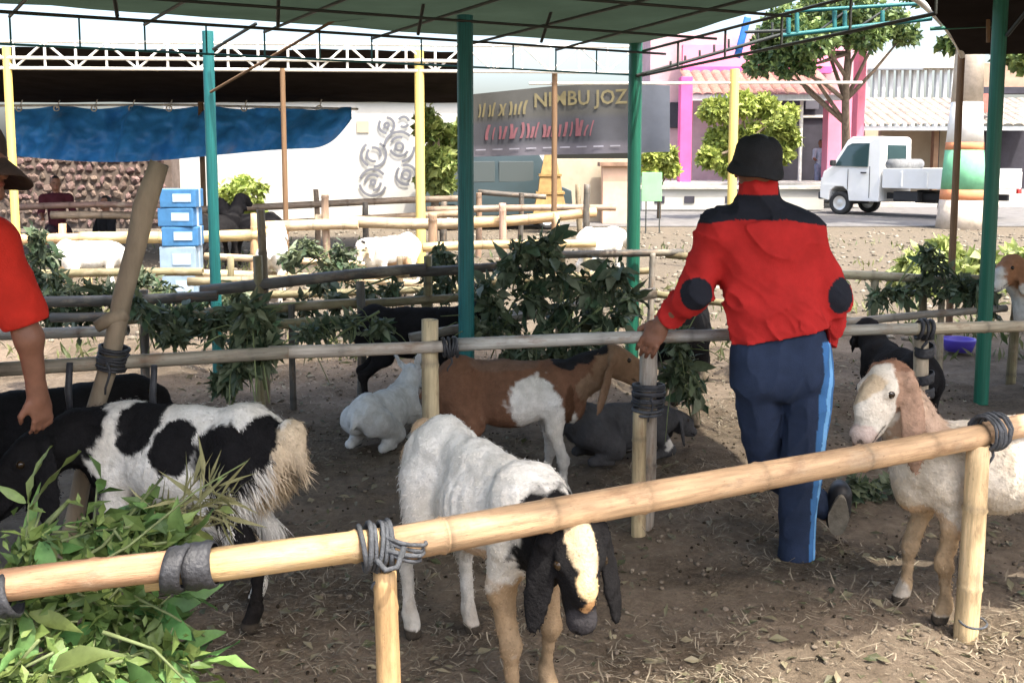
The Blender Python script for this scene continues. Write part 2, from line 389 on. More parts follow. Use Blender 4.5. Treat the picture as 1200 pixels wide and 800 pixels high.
def lashing(c, axis_dir, r, parent, m=None, turns=4, width=0.07, thick=0.008, tail=0.0, seed=0):
    rg = np.random.default_rng(seed + 50); Rm = frame_from(axis_dir); V = []; Fc = []; parts = []
    n = 18
    for t in range(turns):
        x0 = (t + 0.5) / turns * width - width / 2; sk = rg.uniform(-0.35, 0.35)
        path = []
        for j in range(n + 1):
            a = 2 * math.pi * j / n; rr = r * (1 + 0.05 * rg.uniform(-1, 1)) + thick * 0.5 * (1 + (t % 2))
            path.append(np.asarray(c) + Rm @ np.array([x0 + sk * 0.03 * math.sin(a) , rr * math.cos(a), rr * math.sin(a)]))
        parts.append(tube(path, thick * rg.uniform(0.8, 1.3), 6))
    if tail > 0:
        p0 = np.asarray(c) + Rm @ np.array([0, 0, -r]); path = [p0 + np.array([0.01 * math.sin(q * 5), -0.01, -tail * q]) for q in np.linspace(0, 1, 6)]
        parts.append(tube(path, np.linspace(thick, thick * 0.6, 6), 6))
    v, f = join(*parts)
    return mobj('lashing', v, f, m or M_RUBBER, parent)
def strap(c, axis_dir, r, parent, width=0.05, seed=0):     # wide flat rubber band wound round a pole
    rg = np.random.default_rng(seed); Rm = frame_from(axis_dir); n = 22; V = []; Fc = []
    prof = [(-width / 2, 0.0), (-width / 2, 0.003), (-width * 0.2, 0.0055), (width * 0.05, 0.003), (width * 0.25, 0.006), (width / 2, 0.003), (width / 2, 0.0)]
    for j in range(n):
        a = 2 * math.pi * j / n; sk = 0.012 * math.sin(a + seed)
        for x, h in prof:
            rr = r * 1.03 + h * (1 + 0.3 * rg.uniform(-1, 1)) if h > 0 else r * 0.97
            V.append(np.asarray(c) + Rm @ np.array([x + sk, rr * math.cos(a), rr * math.sin(a)]))
    k = len(prof)
    for j in range(n):
        for i in range(k - 1):
            q = (j + 1) % n; Fc.append((j * k + i, j * k + i + 1, q * k + i + 1, q * k + i))
    return mobj('lashing', V, Fc, M_RUBBER, parent)

# -- fence at the front
f1 = thing('bamboo_fence', (0.4, 2.6, 0), 'thick tan bamboo rail fence lashed with black rubber in front of the goats', 'fence', 'bamboo pen fences')
pA0, pA1 = A(-260, 722, 1.93), A(197, 668, 2.09)
pB0, pB1 = A(170, 672, 2.13), A(448, 637, 2.28)
pC0, pC1 = A(452, 640, 2.28), A(1156, 506, 3.16)
pD0, pD1 = A(1150, 507, 3.24), A(1420, 452, 3.62)
bamboo('rail', pA0, pA1, 0.037, f1, (0.36, 0.22, 0.12), 14); bamboo('rail', pB0 , pB1, 0.040, f1, (0.40, 0.27, 0.14), 14)
bamboo('rail', pC0, pC1, 0.043, f1, (0.43, 0.30, 0.165), 16); bamboo('rail', pD0, pD1, 0.040, f1, (0.43, 0.30, 0.17), 14)
def post_at(px, ytop, d, parent, r, tint, lean=(0, 0), name='post'):
    t = A(px, ytop, d); b = np.array([t[0] + lean[0], t[1] + lean[1], -0.12]); return bamboo(name, b, t, r, parent, tint)
post_at(456, 668, 2.27, f1, 0.031, (0.55, 0.36, 0.17)); post_at(1148, 520, 3.165, f1, 0.040, (0.56, 0.42, 0.23), (-0.02, 0))
strap(A(207, 666, 2.1), pA1 - pA0, 0.044, f1, 0.042, 1); strap(A(236, 662, 2.14), pB1 - pB0, 0.046, f1, 0.062, 2)
strap(A(8, 697, 2.02), pA1 - pA0, 0.042, f1, 0.032, 3)
lashing(A(440, 640, 2.27), pB1 - pB0, 0.05, f1, M_ROPE, 6, 0.075, 0.0055, 0.05, 4); lashing(A(470, 637, 2.28), (0.25, 0.1, 0.95), 0.052, f1, M_ROPE, 4, 0.05, 0.005, 0, 5)
v, f = tube([A(440, 655, 2.22), A(452, 668, 2.2), A(466, 664, 2.21), A(474, 640, 2.22)], 0.007, 8); mobj('lashing', v, f, M_ROPE, f1)
lashing(A(1160, 506, 3.18), pC1 - pC0, 0.052, f1, M_ROPE, 7, 0.08, 0.0055, 0.07, 6)
lashing(A(1140, 728, 3.14), (0, 0, 1), 0.041, f1, M_ROPE, 1, 0.01, 0.004, 0, 7)

# -- second fence, beyond the man
f2 = thing('bamboo_fence', (0.4, 4.0, 0), 'weathered grey bamboo fence that the man in the red jacket leans on', 'fence', 'bamboo pen fences')
def rail(fc, p0, p1, r, tint, n=10): return bamboo('rail', A(*p0), A(*p1), r, fc, tint, n)
rail(f2, (-150, 442, 3.40), (338, 411, 3.66), 0.027, (0.25, 0.22, 0.17)); rail(f2, (315, 413, 3.7), (524, 405, 3.86), 0.026, (0.40, 0.36, 0.30))
rail(f2, (532, 404, 3.9), (905, 392, 4.1), 0.027, (0.36, 0.35, 0.32)); rail(f2, (780, 395, 4.15), (1075, 384, 4.3), 0.026, (0.34, 0.33, 0.28))
rail(f2, (1060, 386, 4.34), (1330, 374, 4.6), 0.027, (0.36, 0.31, 0.22))
post_at(515, 374, 3.9, f2, 0.037, (0.42, 0.34, 0.21), (-0.04, 0)); post_at(766, 402, 4.18, f2, 0.042, (0.34, 0.30, 0.24), (-0.03, 0.02))
post_at(748, 482, 4.1, f2, 0.032, (0.44, 0.36, 0.2), (0.01, 0)); post_at(1083, 382, 4.4, f2, 0.036, (0.42, 0.36, 0.25))
lashing(A(527, 407, 3.87), (1, 0.2, 0), 0.034, f2, None, 6, 0.06, 0.005, 0.06, 8); lashing(A(760, 462, 4.13), (0, 0, 1), 0.06, f2, None, 9, 0.09, 0.006, 0.1, 9)
lashing(A(758, 482, 4.12), (0, 0, 1), 0.055, f2, M_ROPE, 2, 0.04, 0.007, 0, 10); strap(A(812, 394, 4.16), (1, 0.2, 0), 0.03, f2, 0.03, 11)
for k, yy in enumerate((388, 410, 443, 462)): strap(A(1083, yy, 4.4), (0, 0, 1), 0.038, f2, 0.045, 12 + k)
lashing(A(1083, 386, 4.36), (1, 0, 0), 0.036, f2, None, 3, 0.07, 0.009, 0.05, 16)
for px, y0, y1 in ((82, 425, 490), (181, 428, 500)):      # dark twine hanging from the rail
    v, f = tube([A(px, y0, 3.5), A(px - 2, (y0 + y1) / 2, 3.5), A(px + 1, y1, 3.5)], [0.011, 0.013, 0.009], 7); mobj('twine', v, f, M_RUBBER, f2)
# crooked branch stake tied to that fence
st = thing('branch_stake', G(58, 704), 'crooked grey branch stake leaning out of the fence beside the black and white goat', 'stake')
pth = [A(60, 704, 3.55), A(88, 600, 3.56), A(112, 480, 3.56), A(128, 425, 3.56), A(143, 350, 3.56), A(158, 290, 3.58), A(170, 240, 3.58), A(186, 192, 3.6)]
v, f = tube(pth, [0.034, 0.034, 0.033, 0.032, 0.036, 0.037, 0.039, 0.036], 12); v = v + (fbm(v * 22, 2) * 0.012)[:, None]; mobj('stem', v, f, M_BRANCH, st)
v, f = tube([A(148, 366, 3.55), A(128, 374, 3.54), A(114, 382, 3.53)], [0.03, 0.026, 0.022], 9); v = v + (fbm(v * 25, 2) * 0.01)[:, None]; mobj('side_stub', v, f, M_BRANCH, st)
lashing(A(132, 420, 3.55), (0.2, 0, 1), 0.045, st, None, 8, 0.09, 0.006, 0.12, 20)

# -- the fences further back
def fence(label, rails, posts, loc):
    fc = thing('bamboo_fence', loc, label, 'fence', 'bamboo pen fences')
    for p0, p1, r, t in rails: rail(fc, p0, p1, r, t, 8)
    for px, yt, d, r, t in posts: post_at(px, yt, d, fc, r, t)
    return fc
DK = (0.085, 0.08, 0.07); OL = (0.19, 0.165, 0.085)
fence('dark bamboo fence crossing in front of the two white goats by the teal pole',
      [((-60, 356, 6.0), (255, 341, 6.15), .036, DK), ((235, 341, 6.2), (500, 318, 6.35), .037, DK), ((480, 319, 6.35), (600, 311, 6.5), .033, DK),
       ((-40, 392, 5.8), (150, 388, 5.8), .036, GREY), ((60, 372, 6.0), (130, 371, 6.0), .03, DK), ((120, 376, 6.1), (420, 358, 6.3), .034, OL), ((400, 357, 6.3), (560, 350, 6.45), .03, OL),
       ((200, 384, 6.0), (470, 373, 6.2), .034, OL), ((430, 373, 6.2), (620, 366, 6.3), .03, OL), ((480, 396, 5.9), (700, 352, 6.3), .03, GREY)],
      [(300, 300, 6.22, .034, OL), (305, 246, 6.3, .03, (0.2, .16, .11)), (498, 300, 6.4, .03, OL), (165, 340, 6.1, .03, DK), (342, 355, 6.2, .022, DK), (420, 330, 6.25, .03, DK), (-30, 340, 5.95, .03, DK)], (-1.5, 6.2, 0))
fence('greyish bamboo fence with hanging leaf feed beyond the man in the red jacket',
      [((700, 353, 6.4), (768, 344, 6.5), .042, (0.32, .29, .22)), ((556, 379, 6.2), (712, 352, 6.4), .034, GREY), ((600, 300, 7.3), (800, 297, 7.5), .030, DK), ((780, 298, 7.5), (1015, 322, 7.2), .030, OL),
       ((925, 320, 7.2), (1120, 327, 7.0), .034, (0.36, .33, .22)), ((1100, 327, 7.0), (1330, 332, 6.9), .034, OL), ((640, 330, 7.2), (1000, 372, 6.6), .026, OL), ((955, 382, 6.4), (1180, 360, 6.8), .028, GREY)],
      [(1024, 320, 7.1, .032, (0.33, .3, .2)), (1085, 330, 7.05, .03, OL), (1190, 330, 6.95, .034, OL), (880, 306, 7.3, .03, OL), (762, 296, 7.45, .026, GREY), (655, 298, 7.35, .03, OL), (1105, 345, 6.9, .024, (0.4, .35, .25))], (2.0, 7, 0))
fence('sunlit tan bamboo fence running behind the white goats and water cartons',
      [((95, 279, 12.0), (330, 271, 12.2), .075, GOLD), ((300, 266, 12.2), (420, 266, 12.3), .07, PALE), ((370, 258, 12.4), (560, 258, 12.6), .075, (0.4, .31, .2)), ((540, 261, 12.6), (700, 252, 12.9), .07, TAN),
       ((495, 290, 11.5), (700, 281, 11.9), .055, GOLD), ((240, 300, 11.5), (520, 318, 11.3), .04, PALE), ((230, 320, 10.8), (520, 336, 10.6), .045, PALE), ((-60, 285, 11.8), (120, 278, 12.0), .07, TAN)],
      [(385, 228, 12.3, .05, (0.3, .22, .15)), (296, 250, 12.1, .055, TAN), (588, 238, 12.6, .05, (0.42, .28, .2)), (505, 250, 12.4, .06, (0.3, .2, .12)), (690, 216, 12.9, .045, DARK), (100, 272, 12.0, .055, TAN), (655, 250, 12.6, .045, TAN), (75, 262, 12.2, .05, TAN)], (-1.5, 12.2, 0))
fence('far brown bamboo fence in front of the white wall with printed circles',
      [((60, 252, 15.0), (250, 247, 15.2), .06, (0.25, .19, .13)), ((230, 246, 15.2), (540, 236, 15.8), .055, (0.22, .17, .12)), ((200, 268, 14.6), (540, 252, 15.4), .06, (0.28, .2, .13)), ((500, 246, 15.6), (720, 246, 16.0), .055, (0.3, .22, .15)), ((20, 243, 15.0), (190, 240, 15.0), .05, (0.2, .13, .1)), ((560, 225, 16.2), (640, 232, 16.2), .045, DARK)],
      [(370, 222, 15.5, .045, (0.2, .15, .1)), (430, 237, 15.5, .05, DARK), (520, 236, 15.7, .06, DARK), (560, 226, 15.9, .05, (0.3, .2, .14)), (608, 226, 16.0, .045, DARK), (682, 216, 16.1, .05, (0.2, .16, .1)), (250, 238, 15.1, .05, DARK)], (-1, 15.5, 0))

# ------------------------------------------------------------------ tents: tarps, poles, trusses
def tarp(name, quad, m, parent, nu=28, nv=20, sag=0.08, wr=0.03, seed=0, smooth=True):
    q = [np.asarray(p, float) for p in quad]; V = []
    for i in range(nu + 1):
        for j in range(nv + 1):
            u, w = i / nu, j / nv
            p = (1 - u) * (1 - w) * q[0] + u * (1 - w) * q[1] + u * w * q[2] + (1 - u) * w * q[3]
            p = p - np.array([0, 0, sag * (abs(math.sin(u * math.pi * 4)) * math.sin(w * math.pi))])
            V.append(p)
    V = np.array(V); V[:, 2] += fbm(V * 1.6 + seed, 3) * wr
    Fc = [(i * (nv + 1) + j, (i + 1) * (nv + 1) + j, (i + 1) * (nv + 1) + j + 1, i * (nv + 1) + j + 1) for i in range(nu) for j in range(nv)]
    return mobj(name, V, Fc, m, parent)
H1 = 2.42
tA = A(-420, -14, 4.4); tA[2] = H1
eL = np.array([-4.6, 4.55, H1]); eR = np.array([0.93, 7.62, H1]); nR = np.array([2.38, 2.27, H1 + 0.12]); nL = np.array([-3.4, 0.22, H1 + 0.12]); mR = np.array([1.95, 4.75, H1 + 0.06])  # near corners lie out of view, shaped to throw shade over the pens
t1 = thing('tent_canopy', (-0.5, 5.5, 0), 'dark green tarpaulin canopy on teal poles over the pens of the two men in red', 'canopy', 'tarpaulin canopies')
tarp('tarp', [nL, nR, mR, (nL + (eL - nL) * 0.62)], M_TARP_GREEN, t1, 30, 12, 0.04, 0.03, 1)
tarp('tarp', [(nL + (eL - nL) * 0.62) - [0, 0, .012], mR - [0, 0, .012], eR, eL], M_TARP_GREEN, t1, 30, 10, 0.05, 0.03, 2)
def steel_pole(px, ytop, d, parent, r, m, ztop=None):
    t = A(px, ytop, d); 
    if ztop: t[2] = ztop
    return bar('pole', (t[0], t[1], -0.08), t, r, m, parent)
steel_pole(545, 60, 5.6, t1, 0.045, M_STEEL_TEAL, 2.36)
steel_pole(745, 62, 7.55, t1, 0.051, M_STEEL_GREEN, 2.44); 
steel_pole(243, 26, 7.1, t1, 0.04, M_STEEL_TEAL, 2.46)
# eave truss and rafters
def lerp(a, b, t): return np.asarray(a) * (1 - t) + np.asarray(b) * t
def truss(a, b, drop, n, parent, m, r=0.016, diag=True):
    a = np.asarray(a, float); b = np.asarray(b, float); dz = np.array([0, 0, -drop])
    bar('chord', a, b, r, m, parent); bar('chord', a + dz, b + dz, r, m, parent)
    for i in range(n + 1): bar('strut', lerp(a, b, i / n) - [0, 0, 0.004], lerp(a, b, i / n) + dz, r * 0.8, m, parent)
    if diag:
        for i in range(n):
            if i % 2: bar('brace', lerp(a, b, (i + 1) / n), lerp(a, b, i / n) + dz, r * 0.7, m, parent)
            else: bar('brace', lerp(a, b, i / n), lerp(a, b, (i + 1) / n) + dz, r * 0.7, m, parent)
dn = np.array([0, 0, -0.05])
truss(eL + dn, eR + dn, 0.17, 18, t1, M_STEEL_TEAL, 0.007, False)
truss(eR + dn + [0.02, 0, 0], mR + dn + [0.03, 0, 0], 0.18, 5, t1, M_STEEL_DARK, 0.010, False)
for i in range(1, 9):
    u = i / 9; a = lerp(eL, eR, u); b = lerp(nL, nR, min(1, u * 0.9 + 0.28)); b = lerp(a, b, 0.55)
    bar('rafter', a - [0, 0, .07], b - [0, 0, .10], 0.009, M_STEEL_DARK, t1)
for k in (0.10, 0.24, 0.40):
    a = lerp(eL, nL, k); b = lerp(eR, nR, k); bar('purlin', a - [0, 0, .11], b - [0, 0, .11 + .02], 0.008, M_STEEL_DARK, t1)
for i in range(7):
    u = (i + 0.5) / 8; a = lerp(lerp(eL, eR, u), lerp(nL, nR, u), 0.24); bar('hanger', a - [0, 0, .02], lerp(lerp(eL, eR, u), lerp(nL, nR, u), 0.2) - [0, 0, .18], 0.01, M_STEEL_DARK, t1)
bar('brace', A(250, 58, 7.0), A(300, 28, 6.7), 0.012, M_STEEL_DARK, t1); bar('brace', A(247, 108, 7.05), A(430, 2, 6.0), 0.010, M_RUST, t1)

# second canopy to the right, with its arched edge
t2 = thing('tent_canopy', (4.5, 6, 0), 'blackish tarpaulin canopy with arched edge on the green pole beside the shrubs', 'canopy', 'tarpaulin canopies')
c0 = A(1128, 62, 8.2); c1 = A(1076, -6, 6.3); c2 = np.array([2.12, 2.78, 2.75]); c3 = np.array([8.5, 1.2, 2.7]); c4 = np.array([9.5, 6.6, 2.5]); 
c1 = np.array([c1[0], c1[1], 2.62])
tarp('tarp', [c1, c2, c3, c4], M_TARP_DARK, t2, 20, 14, 0.05, 0.03, 5)  # unseen stretch of this canopy, extended nearer to block sun from the pens
tarp('tarp', [c0, c1 - [0, 0, .01], c4 - [0, 0, .01], (8.9, 8.6, 2.42)], M_TARP_DARK, t2, 20, 10, 0.04, 0.03, 6)
steel_pole(1172, 20, 6.35, t2, 0.047, M_STEEL_GREEN, 2.6); steel_pole(1127, 60, 8.2, t2, 0.03, M_RUST, c0[2] + .01)
arch = [A(1128, 66, 8.15), A(1122, 52, 8.0), A(1110, 34, 7.6), A(1094, 16, 7.1), A(1078, 2, 6.6), A(1062, -8, 6.2)]
v, f = tube(arch, 0.022, 8); mobj('arched_edge', v, f, M_STEEL_WHITE, t2)
bar('brace', A(1180, 42, 6.3), A(1212, 2, 6.1), 0.012, M_STEEL_DARK, t2)
for yy in (16, 34): bar('purlin', A(1090, yy, 7.4), A(1230, yy - 8, 7.2), 0.014, M_STEEL_GREEN, t2)
bar('hanger', A(1158, 0, 7.0), A(1158, 50, 7.0), 0.014, M_RUST, t2)
# teal lattice frame spanning the gap between the canopies
t4 = thing('lattice_frame', (2.0, 7.0, 2.0), 'teal steel lattice beam spanning the gap between the two canopies', 'beam')
WL[t4.name] = np.array([2.0, 7.0, 2.0])
a0, a1 = A(746, 89, 7.5), A(1090, 6, 7.2)
bar('chord', a0, A(925, 38, 7.3), 0.013, M_STEEL_DARK, t4); bar('chord', A(915, 42, 7.3), A(1092, 22, 7.2), 0.016, M_STEEL_TEAL, t4)
bar('chord', A(920, 14, 7.3), A(1085, 4, 7.2), 0.013, M_STEEL_TEAL, t4)
for px in (924, 934, 978, 990, 1034): bar('strut', A(px, 13, 7.3), A(px, 40 - (px - 920) * .07, 7.29), 0.017, M_STEEL_TEAL, t4)
for i in range(8): bar('strut', A(786 + i * 17, 72 - i * 6.5, 7.45), A(786 + i * 17, 78 - i * 5, 7.45), 0.009, M_STEEL_DARK, t4)
bar('brace', A(870, 38, 7.4), A(925, 36, 7.3), 0.012, M_STEEL_DARK, t4)
for p in ((0.35, 20), (0.75, 12)): bar('brace', A(920 + 100 * p[0], 40, 7.3), A(960 + 110 * p[0], 8, 7.3), 0.009, M_STEEL_DARK, t4)
v, f = box(A(870, 44, 7.4), (0.05, 0.03, 0.30), Rm=np.array(Euler((0, R(14), 0)).to_matrix()), bev=0.008)
rag = tag(mobj('plastic_strip', v, f, mat('blue_plastic', (0.02, 0.13, 0.45), 0.4, 0.2, 20), loc=A(870, 44, 7.4)), 'bright blue plastic strip tied to the lattice beam', 'plastic strip')

# third canopy, further back, with white truss and yellow poles
t3 = thing('tent_canopy', (-4, 16, 0), 'long black tarpaulin canopy with white truss on yellow poles behind the pens', 'canopy', 'tarpaulin canopies')
b0, b1 = A(-160, 86, 13.0), A(545, 88, 13.6); b0[2] = b1[2] = 3.0
e0, e1 = A(-200, 119, 19.0), A(540, 119, 19.0); e0[2] = e1[2] = 2.62
tarp('tarp', [b0, b1, e1, e0], M_TARP_DARK, t3, 24, 10, 0.03, 0.04, 9)
truss(b0 + [0, -.12, 0.07], A(745, 62, 13.7) * [1, 1, 0] + [0, 0, 3.07], 0.34, 26, t3, M_STEEL_WHITE, 0.022, True)
bar('chord', b0 + [0, -.12, -.14], b1 + [0, -.12, -.14], 0.022, M_STEEL_WHITE, t3)
for px, d in ((8, 13.05), (491, 13.5)): steel_pole(px, 66, d, t3, 0.065 if px > 100 else 0.055, M_STEEL_YELLOW, 3.0)
steel_pole(331, 88, 13.3, t3, 0.035, M_RUST, 2.75)
steel_pole(650, 88, 13.7, t3, 0.038, M_RUST, 2.76); steel_pole(861, 84, 14, t3, 0.065, M_STEEL_YELLOW, 2.8)
for px in (235, ): steel_pole(px, 120, 18.5, t3, 0.05, M_RUST, 2.6)
bar('cable', A(620, 98, 13.7), A(1010, 97, 14.2), 0.02, M_STEEL_WHITE, t3)
# fourth roof edge: pale tent top line behind
# blue tarp hanging along the rear
tb = thing('blue_tarp', A(200, 190, 18.5), 'bright blue tarpaulin hung along the rear of the black canopy', 'tarp')
U = 130; Wn = 30; V = []
for i in range(U + 1):
    u = i / U; px = 8 + 404 * u
    ytop = 126 + 2 * math.sin(u * 30) + 8 * max(0, u - 0.8) ; ybot = 182 + 8 * math.sin(u * 5.2) - (36 * max(0, (u - 0.88) / 0.12) ** 2.2)
    for j in range(Wn + 1):
        w = j / Wn; d = 18.6 - 0.5 * math.sin(w * 1.8) + 0.16 * math.sin(u * 26 + w * 2) * (0.4 + w) + 0.06 * math.sin(u * 61 + 5 * w)
        V.append(A(px, ytop + (ybot - ytop) * w, d))
Fc = [(i * (Wn + 1) + j, (i + 1) * (Wn + 1) + j, (i + 1) * (Wn + 1) + j + 1, i * (Wn + 1) + j + 1) for i in range(U) for j in range(Wn)]
V = np.array(V); V[:, 1] += fbm(V * 2.2, 4) * 0.25 + np.abs(fbm(V * np.array([2.2, 1, 1.6]) + 4, 3)) * 0.22
mobj('sheet', V, Fc, M_TARP_BLUE, tb)
for k in range(9):
    p = A(22 + 44 * k, 124, 18.5); v, f = tube([p + [0.05 * math.cos(a), 0, .05 * math.sin(a) - .05] for a in np.linspace(0, 6.28, 11)], .014, 6); mobj('eyelet', v, f, M_STEEL_WHITE, tb)
    v, f = tube([p - [0, 0, .05], p + [.03, .1, .12], p + [.0, .2, .34]], .010, 5); mobj('tie_rope', v, f, M_STEEL_WHITE, tb)
v, f = tube([A(0, 124, 18.65), A(200, 123, 18.65), A(420, 128, 18.6)], 0.025, 6); mobj('hem_rope', v, f, M_STEEL_WHITE, tb)

# ------------------------------------------------------------------ buildings and walls behind
M_WHITEWALL = mat('white_plaster', (0.46, 0.45, 0.41), 0.9, 0.08, 1.2, 0.15, 12)
M_CREAM = mat('cream_plaster', (0.40, 0.34, 0.25), 0.9, 0.12, 1.5, 0.2, 10)
M_PINK = mat('pink_paint', (0.66, 0.24, 0.34), 0.8, 0.10, 1.5)
M_HOTPINK = mat('hot_pink_paint', (0.68, 0.10, 0.28), 0.75, 0.12, 2)
M_ROOF = mat('roof_tile', (0.24, 0.13, 0.10), 0.9, 0.35, 5, objvar=0.25)
M_ROOFGREY = mat('grey_roof_tile', (0.23, 0.2, 0.17), 0.9, 0.35, 5, objvar=0.25)
M_DARKIN = mat('dark_interior', (0.035, 0.033, 0.045), 0.8, 0.3, 2)  # on the solid opening slabs this near-black paints in the interior shade
M_GREYPANEL = mat('pale_sheet_metal', (0.52, 0.55, 0.56), 0.5, 0.12, 2, 0.3, 3, stretch=(8, 1, 1))
M_RUBBLE = mat('brown_stone', (0.17, 0.12, 0.10), 0.95, 0.4, 8, 0.6, 20, objvar=0.4)
M_CAP = mat('brown_coping', (0.24, 0.15, 0.1), 0.9, 0.3, 6)
M_PRINT = mat('grey_print', (0.13, 0.135, 0.15), 0.8, 0.2, 3)
M_GLASS = mat('dark_glass', (0.03, 0.06, 0.065), 0.08, spec=0.7)
M_OCHRE = mat('ochre_wood', (0.30, 0.19, 0.07), 0.8, 0.25, 6, 0.3, 20)

def slab(name, parent, m, px0, py0, px1, py1, d, depth=0.3, bev=0.01):
    p0 = A(px0, py1, d); p1 = A(px1, py0, d); c = (p0 + p1) / 2; c[1] = d + depth / 2
    v, f = box(c, (abs(p1[0] - p0[0]), depth, abs(p1[2] - p0[2])), bev=bev); return mobj(name, v, f, m, parent, smooth=False)
def tile_roof(parent, x0, x1, y0, z0, y1, z1, m, tw=0.55, rows=6, name='roof_tile'):
    """real overlapping tile strips, each tile one part sharing a mesh"""
    V = []; Fc = []; n = 5
    for i in range(n + 1):
        a = math.pi * i / n; V += [(-math.cos(a) * .5, 0, math.sin(a) * .5), (-math.cos(a) * .5, 1, math.sin(a) * .5)]
    Fc = [(2 * i, 2 * i + 2, 2 * i + 3, 2 * i + 1) for i in range(n)]
    me = _mk(name, (V, Fc), m)
    cols = max(1, int((x1 - x0) / tw)); s = np.array([0, y1 - y0, z1 - z0]); L = np.linalg.norm(s); dy = s / L; Rm = np.stack([[1, 0, 0], dy, np.cross([1, 0, 0], dy)], 1)
    for r in range(rows):
        for c in range(cols):
            p = np.array([x0 + (c + .5) * (x1 - x0) / cols, y0, z0]) + dy * L * (r / rows) + Rm[:, 2] * 0.02
            inst(name, me, W_from(p, Rm, ((x1 - x0) / cols, L / rows * 1.12, 0.16)), parent)

# white wall with printed rings
mw = thing('mural_wall', A(370, 240, 23), 'tall white wall printed with grey broken rings behind the far fence', 'wall')
slab('panel', mw, M_WHITEWALL, 196, 118, 416, 262, 23.4, 0.3); slab('panel', mw, M_WHITEWALL, 417, 118, 545, 262, 23.42, 0.3)
slab('coping', mw, M_CONC, 190, 112, 548, 118, 23.3, 0.5)
def rings(cx, cy, radii, seed, d=23.38):
    rg = np.random.default_rng(seed); parts = []
    for r in radii:
        n = 40; skip = rg.integers(0, n); gap = 0 if r < 6 else rg.integers(6, 12)
        for j in range(n):
            if gap and ((j - skip) % n) < gap or (gap and ((j - skip - n // 2) % n) < gap // 2): continue
            a0, a1 = 2 * math.pi * j / n, 2 * math.pi * (j + 1) / n
            q = []
            for rr, aa in ((r - 1.5, a0), (r - 1.5, a1), (r + 1.5, a1), (r + 1.5, a0)):
                p = A(cx + rr * math.cos(aa), cy - rr * math.sin(aa), d); q.append(p)
            parts.append((np.array(q), [(0, 3, 2, 1)]))
    v, f = join(*parts); return mobj('printed_ring', v, f, M_PRINT, mw, smooth=False)
rings(437, 214, (2.5, 9, 15.5), 1); rings(453, 147, (2.5, 9), 2); rings(438, 181, (8, 14.5), 3); rings(468, 172, (4.5, 11, 17.5), 4); rings(476, 205, (5, 11.5), 5); rings(473, 143, (6,), 6)
slab('stain', mw, M_CREAM, 418, 142, 432, 156, 23.395, 0.02)
gp = thing('garden_shrub', G(275, 262), 'small lime shrub in front of the white wall', 'shrub')   # filled below with leaves

# rubble stone wall at the left
rw = thing('rubble_wall', A(100, 262, 20), 'rough brown rubble stone wall under the blue tarpaulin', 'wall')
slab('wall_core', rw, mat('mortar', (0.15, 0.115, 0.095), 0.95, 0.3, 6, 0.5, 20), -120, 168, 200, 268, 20.1, 0.5)
sme = []
for s in range(5):
    bm = bmesh.new(); bmesh.ops.create_icosphere(bm, subdivisions=1, radius=0.5)
    rg = np.random.default_rng(s + 30)
    for vv in bm.verts: vv.co *= 1 + rg.uniform(-0.25, 0.2)
    me = bpy.data.meshes.new('stone'); bm.to_mesh(me); bm.free(); me.materials.append(M_RUBBLE); sme.append(me)
rg = np.random.default_rng(3)
for r in range(9):
    for c in range(27):
        px = -60 + c * 9.7 + (r % 2) * 5 + rg.uniform(-2, 2); py = 178 + r * 10.2 + rg.uniform(-2, 2)
        if px > 198: continue
        p = A(px, py, 20.1); inst('stone', sme[rg.integers(5)], W_from(p, np.array(Euler(rg.uniform(-.4, .4, 3)).to_matrix()), tuple(rg.uniform(.11, .26, 3) * np.array([1, .6, .9]))), rw)

# gate posts wall + ochre stepped gate tower
gw = thing('boundary_wall', A(670, 250, 24), 'cream boundary wall with capped pillars below the banner', 'wall')
slab('panel', gw, M_CREAM, 540, 186, 745, 262, 24.6, 0.25); slab('panel', gw, M_WHITEWALL, 600, 176, 640, 262, 24.2, 0.2)
for x0, x1, yt in ((603, 622, 198), (706, 740, 190)):
    slab('pillar', gw, mat('peach_plaster', (0.62, 0.42, 0.3), .9, .12, 2), x0, yt + 5, x1, 262, 23.9, 0.5); slab('pillar_cap', gw, M_CAP, x0 - 3, yt, x1 + 3, yt + 5, 23.75, 0.7)
slab('pillar_panel', gw, mat('red_plaque', (0.5, 0.2, 0.16), .8, .1, 3), 609, 208, 616, 232, 23.86, 0.06)
gt = thing('stepped_tower', A(645, 250, 21), 'ochre stepped wooden marker tower standing before the cream wall', 'tower')
for i, (w0, w1, y0, y1) in enumerate(((20, 15, 250, 225), (14, 12, 225, 204), (11, 5, 204, 172))):
    b = [A(645 - w0, y0, 21), A(645 + w0, y0, 21)]; t = [A(645 - w1, y1, 21), A(645 + w1, y1, 21)]
    wd0, wd1 = (b[1] - b[0])[0] / 2, (t[1] - t[0])[0] / 2; cx = (b[0] + b[1])[0] / 2; V = []
    for z, w in ((b[0][2], wd0), (t[0][2] - 0.05, wd1), (t[0][2] - 0.05, wd1 * 1.12), (t[0][2], wd1 * 1.12)):
        V += [(cx - w, 21.3 - w, z), (cx + w, 21.3 - w, z), (cx + w, 21.3 + w, z), (cx - w, 21.3 + w, z)]
    Fc = [(3, 2, 1, 0), (12, 13, 14, 15)] + [(4 * k + j, 4 * k + (j + 1) % 4, 4 * k + 4 + (j + 1) % 4, 4 * k + 4 + j) for k in range(3) for j in range(4)]
    mobj('tier', V, Fc, M_OCHRE, gt, smooth=False)

